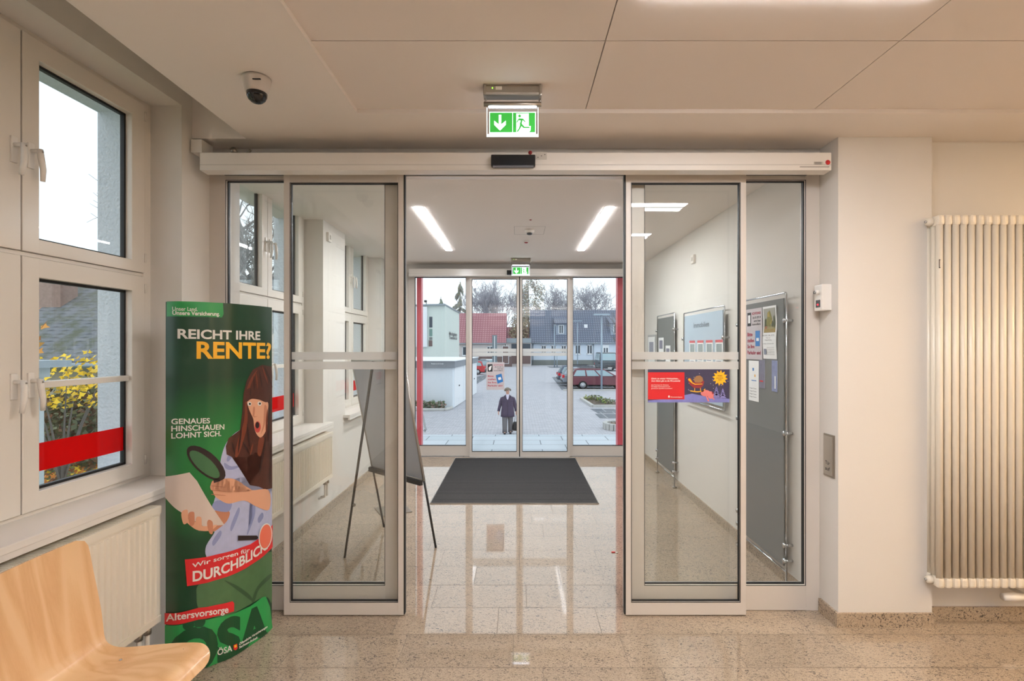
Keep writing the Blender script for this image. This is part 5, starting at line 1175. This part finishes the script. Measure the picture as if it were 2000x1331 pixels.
# ---- walking woman
PWX, PWY = PX(991.5, 18.1), 18.1
pw_ = thing('person', 'elderly person in dark purple coat and grey trousers walking up with a bag', 'person', (PWX, PWY, GZ))
def skinmesh(name, verts, edges, radii, mm, parent, sub=2):
    me = bpy.data.meshes.new(name); me.from_pydata(verts, edges, []); o = bpy.data.objects.new(name, me); COL.objects.link(o)
    sk = o.modifiers.new('s', 'SKIN'); sk.use_smooth_shade = True
    for i, r in enumerate(radii):
        r = r if isinstance(r, tuple) else (r, r); me.skin_vertices[0].data[i].radius = r; me.skin_vertices[0].data[i].use_root = (i == 0)
    ss = o.modifiers.new('u', 'SUBSURF'); ss.levels = sub; ss.render_levels = sub
    dg = bpy.context.evaluated_depsgraph_get(); dg.update(); m2 = bpy.data.meshes.new_from_object(o.evaluated_get(dg)); bpy.data.objects.remove(o)
    m2.materials.clear(); m2.materials.append(mm)
    for p in m2.polygons: p.use_smooth = True; p.material_index = 0
    r = bpy.data.objects.new(name, m2); COL.objects.link(r); r.parent = parent; return r
skin = mat('skin', (206, 160, 142), .5)
V = []; Eg = []; Rr = []
def jv(p, r, par=None):
    V.append(p); Rr.append(r)
    if par is not None: Eg.append((par, len(V)-1))
    return len(V)-1
pel = jv((0, 0, .90), (.15, .11)); sp = jv((0, 0, 1.06), (.13, .10), pel); ch = jv((0, .0, 1.22), (.13, .10), sp); ub = jv((0, .01, 1.30), (.07, .06), ch); nk = jv((0, 0, 1.37), .048, ub); hd0 = jv((0, -.01, 1.42), (.058, .062), nk); hd1 = jv((0, -.015, 1.50), (.074, .088), hd0); hd2 = jv((0, -.005, 1.57), (.062, .075), hd1)
def arm(s, pts):
    p = ch
    sh = jv((s*.15, 0, 1.255), .042, ub); e = jv(pts[0], .042, sh); w = jv(pts[1], .026, e); pm = jv(pts[2], (.035, .02), w)
    for k in range(4):
        f1 = jv((pts[2][0]+s*(-.018+.012*k)*.6, pts[2][1]-.03+.018*k, pts[2][2]-.05-.004*(1.5-abs(k-1.5))), .009, pm); f2 = jv((V[f1][0]-s*.006, V[f1][1]-.006, V[f1][2]-.028), .008, f1); jv((V[f2][0]-s*.014, V[f2][1], V[f2][2]-.016), .007, f2)
    t1 = jv((pts[2][0]-s*.02, pts[2][1]-.045, pts[2][2]-.015), .010, pm); jv((V[t1][0]-s*.006, V[t1][1]-.012, V[t1][2]-.03), .008, t1)
arm(-1, [(-.255, .03, 1.03), (-.315, -.04, .82), (-.325, -.06, .765)]); arm(1, [(.245, .04, 1.03), (.295, -.02, .82), (.305, -.03, .765)])
for s, dy in ((-1, -.12), (1, .05)):
    hp = jv((s*.09, 0, .85), .095, pel); kn = jv((s*.10, dy*.6-.02, .47), .062, hp); an = jv((s*.10, dy, .09), .042, kn); jv((s*.10, dy-.11, .04), (.04, .032), an)
skinmesh('body', V, Eg, Rr, skin, pw_)
ev = MB()
for s in (-1, 1): ev.ball((s*.028, -.092, 1.505), .009, ink_m, (1, .6, .7), 8, 6)
ev.build('eyes', pw_, local=True)
m = MB(); m.ball((0, -.10, 1.48), .013, skin, (.8, 1.2, 1.5), 8, 6); m.build('nose', pw_, local=True)
m = MB(); m.ball((0, -.088, 1.445), .02, mat('lips', (170, 96, 92), .5), (1, .4, .25), 8, 6); m.build('mouth', pw_, local=True)
hair = mat('hair_grey', (132, 118, 104), .8, noise=.4, nscale=40); m = MB()
for i in range(80):
    a = random.uniform(0, 2*PI); e = random.uniform(-.35, 1.5); r_ = .098; x = r_*math.cos(a)*math.cos(e); y = r_*math.sin(a)*math.cos(e)*1.1+.01; z = 1.535+r_*math.sin(e)*.75
    if y < -.035 and z < 1.55: continue
    m.ball((x, y, z), random.uniform(.024, .034), hair, (1, 1, .9), 7, 5)
m.build('hair', pw_, local=True)
coat = mat('coat_purple', (76, 66, 90), .75, noise=.2, nscale=18); m = MB()
m.loft([(0, -.02, .61, .245, .17), (0, -.02, .72, .24, .165), (0, -.01, .92, .215, .155), (0, 0, 1.08, .205, .15), (0, 0, 1.20, .215, .145), (0, 0, 1.28, .19, .125), (0, .005, 1.33, .135, .10), (0, .01, 1.365, .09, .08), (0, .01, 1.385, .075, .07)], coat, 22)
for s, P in ((-1, [(-.145, 0, 1.285), (-.20, .01, 1.24), (-.235, .02, 1.15), (-.262, .03, 1.03), (-.30, -.01, .90), (-.318, -.04, .80)]), (1, [(.145, 0, 1.285), (.20, .01, 1.24), (.23, .02, 1.15), (.252, .04, 1.03), (.285, .0, .90), (.298, -.02, .80)])):
    m.tube(P, .06, coat, 12, True, [.045, .066, .066, .060, .054, .05])
m.build('coat', pw_, local=True)
m = MB(); cd_ = mat('coat_dark', (58, 50, 72), .7)
m.add([(-.10, -.085, 1.37), (-.02, -.135, 1.22), (-.075, -.15, 1.26), (-.13, -.10, 1.34)], [(0, 1, 2, 3)], cd_); m.add([(.10, -.085, 1.37), (.02, -.135, 1.22), (.075, -.15, 1.26), (.13, -.10, 1.34)], [(3, 2, 1, 0)], cd_); m.tube([(0, -.155, 1.2), (0, -.168, .95), (0, -.192, .62)], .006, cd_, 5)
for s in (-1, 1): m.box(s*.13-.05, s*.13+.05, -.155, -.135, 1.165, 1.175, cd_)
m.build('collar', pw_, local=True)
m = MB(); m.add([(-.06, -.085, 1.385), (.06, -.085, 1.385), (.03, -.145, 1.25), (0, -.15, 1.21), (-.03, -.145, 1.25)], [(0, 1, 2, 3, 4)], mat('scarf', (206, 200, 220), .7)); m.loft([(0, 0, 1.355, .07, .07), (0, 0, 1.40, .062, .064)], MATS['scarf'], 14); m.build('scarf', pw_, local=True)
trs = mat('trousers', (112, 110, 114), .8, noise=.15, nscale=20)
for s, dy in ((-1, -.12), (1, .05)):
    m = MB(); m.loft([(s*.10, dy, .055, .085, .09), (s*.10, dy*.9, .20, .082, .085), (s*.10, dy*.6-.01, .47, .09, .10), (s*.095, 0, .75, .115, .125), (s*.08, 0, .90, .13, .13)], trs, 14); m.build('trouser_leg', pw_, local=True)
    m = MB(); m.ball((s*.10, dy-.07, .035), .06, ink_m, (.75, 1.9, .58), 12, 8); m.v = [(v[0], v[1], max(0, v[2])) for v in m.v]; m.build('shoe', pw_, local=True)
bg_ = thing('handbag', 'black handbag carried by the walking woman', 'bag', (PWX+.31, PWY-.03, GZ+.12))
m = MB(); bx_, by_ = PWX+.315, PWY-.03; m.loft([(bx_, by_, GZ+.12, .13, .07), (bx_, by_, GZ+.20, .15, .08), (bx_, by_, GZ+.40, .12, .06), (bx_, by_, GZ+.43, .10, .04)], ink_m, 14); m.build('bag_body', bg_)
m = MB(); m.tube([(bx_-.07, by_, GZ+.42), (bx_-.05, by_, GZ+.6), (bx_-.01, by_, GZ+.715), (bx_+.03, by_, GZ+.6), (bx_+.07, by_, GZ+.42)], .008, ink_m, 6); m.build('strap', bg_)

# ---- garden seen through the near window
nh = gable('old house with mossy grey roof outside the near window', -18.9, -8.0, 15.3, 24.3, 1.36, PZ(546, 19.8), mat('old_wall', (196, 186, 170), .9), moss_t, -.8, .5)
m = MB(); zt_ = PZ(538, 20); m.box(-16.5, -15.7, 17.6, 18.3, 2.4, PZ(533, 17.6), mat('chimney_brick', (158, 132, 122), .9, noise=.3, nscale=9)); m.build('chimney', nh)
sh_ = thing('shelter', 'pale blue grey metal shelter with flat roof outside the near window', 'shelter', (-6.4, 6.1, -.8)); slm = mat('shelter_metal', (168, 182, 192), .5); slw = mat('shelter_white', (214, 224, 230), .5)
m = MB(); m.box(-8.2, -5.28, 5.2, 6.07, 1.40, 1.48, slm); m.build('roof', sh_); m = MB(); m.box(-8.1, -5.50, 5.3, 6.03, 1.28, 1.40, slw); m.build('beam', sh_)
for y in (5.35, 5.97): m = MB(); m.box(-5.69, -5.57, y, y+.06, -.8, 1.29, slw); m.build('post', sh_)
m = MB(); m.box(-8.0, -5.70, 5.98, 6.02, -.6, .9, slm); m.build('side_panel', sh_)
ylf = mat('leaf_yellow', (252, 212, 50), .7); ylo = mat('leaf_orange', (214, 132, 52), .7); gbr = mat('leaf_olive', (104, 104, 66), .85); gdb = mat('leaf_brown', (122, 92, 66), .85)
random.seed(5)
bush('shrub with bright yellow autumn leaves before the mossy roof', -8.0, 9.0, -.8, (.8, .6, 1.05), [ylf], 0, .06)
t = [o for o in bpy.data.objects if o.get('label', '').startswith('shrub with bright yellow')][0]
m = MB(); leaves(m, (-7.75, 9.0, .95), (.85, .5, .42), 300, .06, [ylf, ylf, mat('leaf_gold', (224, 190, 70), .7)], 1); leaves(m, (-7.6, 9.0, 1.35), (.95, .4, .22), 60, .06, [ylf], 1); m.build('yellow_leaves', t)
bush('tall olive green hedge plant below the yellow leaves', -8.4, 10.2, -.8, (1.1, .7, .95), [gbr, mat('leaf_grey_green', (120, 126, 98), .85), gdb], 2600, .06)
bush('rust brown shrub beside the white post', -9.9, 11.0, -.8, (.8, .6, .7), [gdb, mat('leaf_rust', (140, 88, 58), .85)], 1100, .06)
bush('small branch of orange leaves at the left edge of the near window', -5.75, 6.15, -.8, (.06, .06, 1.2), [ylo], 0, .05)
t = [o for o in bpy.data.objects if o.get('label', '').startswith('small branch of orange')][0]
m = MB(); leaves(m, (-5.9, 6.2, 1.9), (.2, .15, .45), 34, .08, [ylo, mat('leaf_amber', (226, 160, 70), .7)], 1); m.build('orange_leaves', t)
m = MB(); leaves(m, (-9.0, 9.6, -.76), (3.2, 1.2, .06), 1500, .06, [ylo, gdb, ylf, MATS['leaf_rust']], 1); m.v = [(v[0], v[1], max(v[2], -.799)) for v in m.v]; lo = m.build('fallen_leaves'); tag(lo, 'carpet of fallen brown and yellow leaves on the lawn', 'leaves', kind='stuff')
ho = thing('garage', 'small pale outbuilding behind the bare tree, outside the corridor window', 'outbuilding', (-17, 31, GZ))
m = MB(); m.box(-24, -12, 29, 34, GZ, 4.2, mat('outbuilding_wall', (206, 216, 222), .8)); m.build('wall', ho); m = MB(); m.box(-24.3, -11.7, 28.8, 34.2, 4.2, 4.5, plinth); m.build('roof', ho)
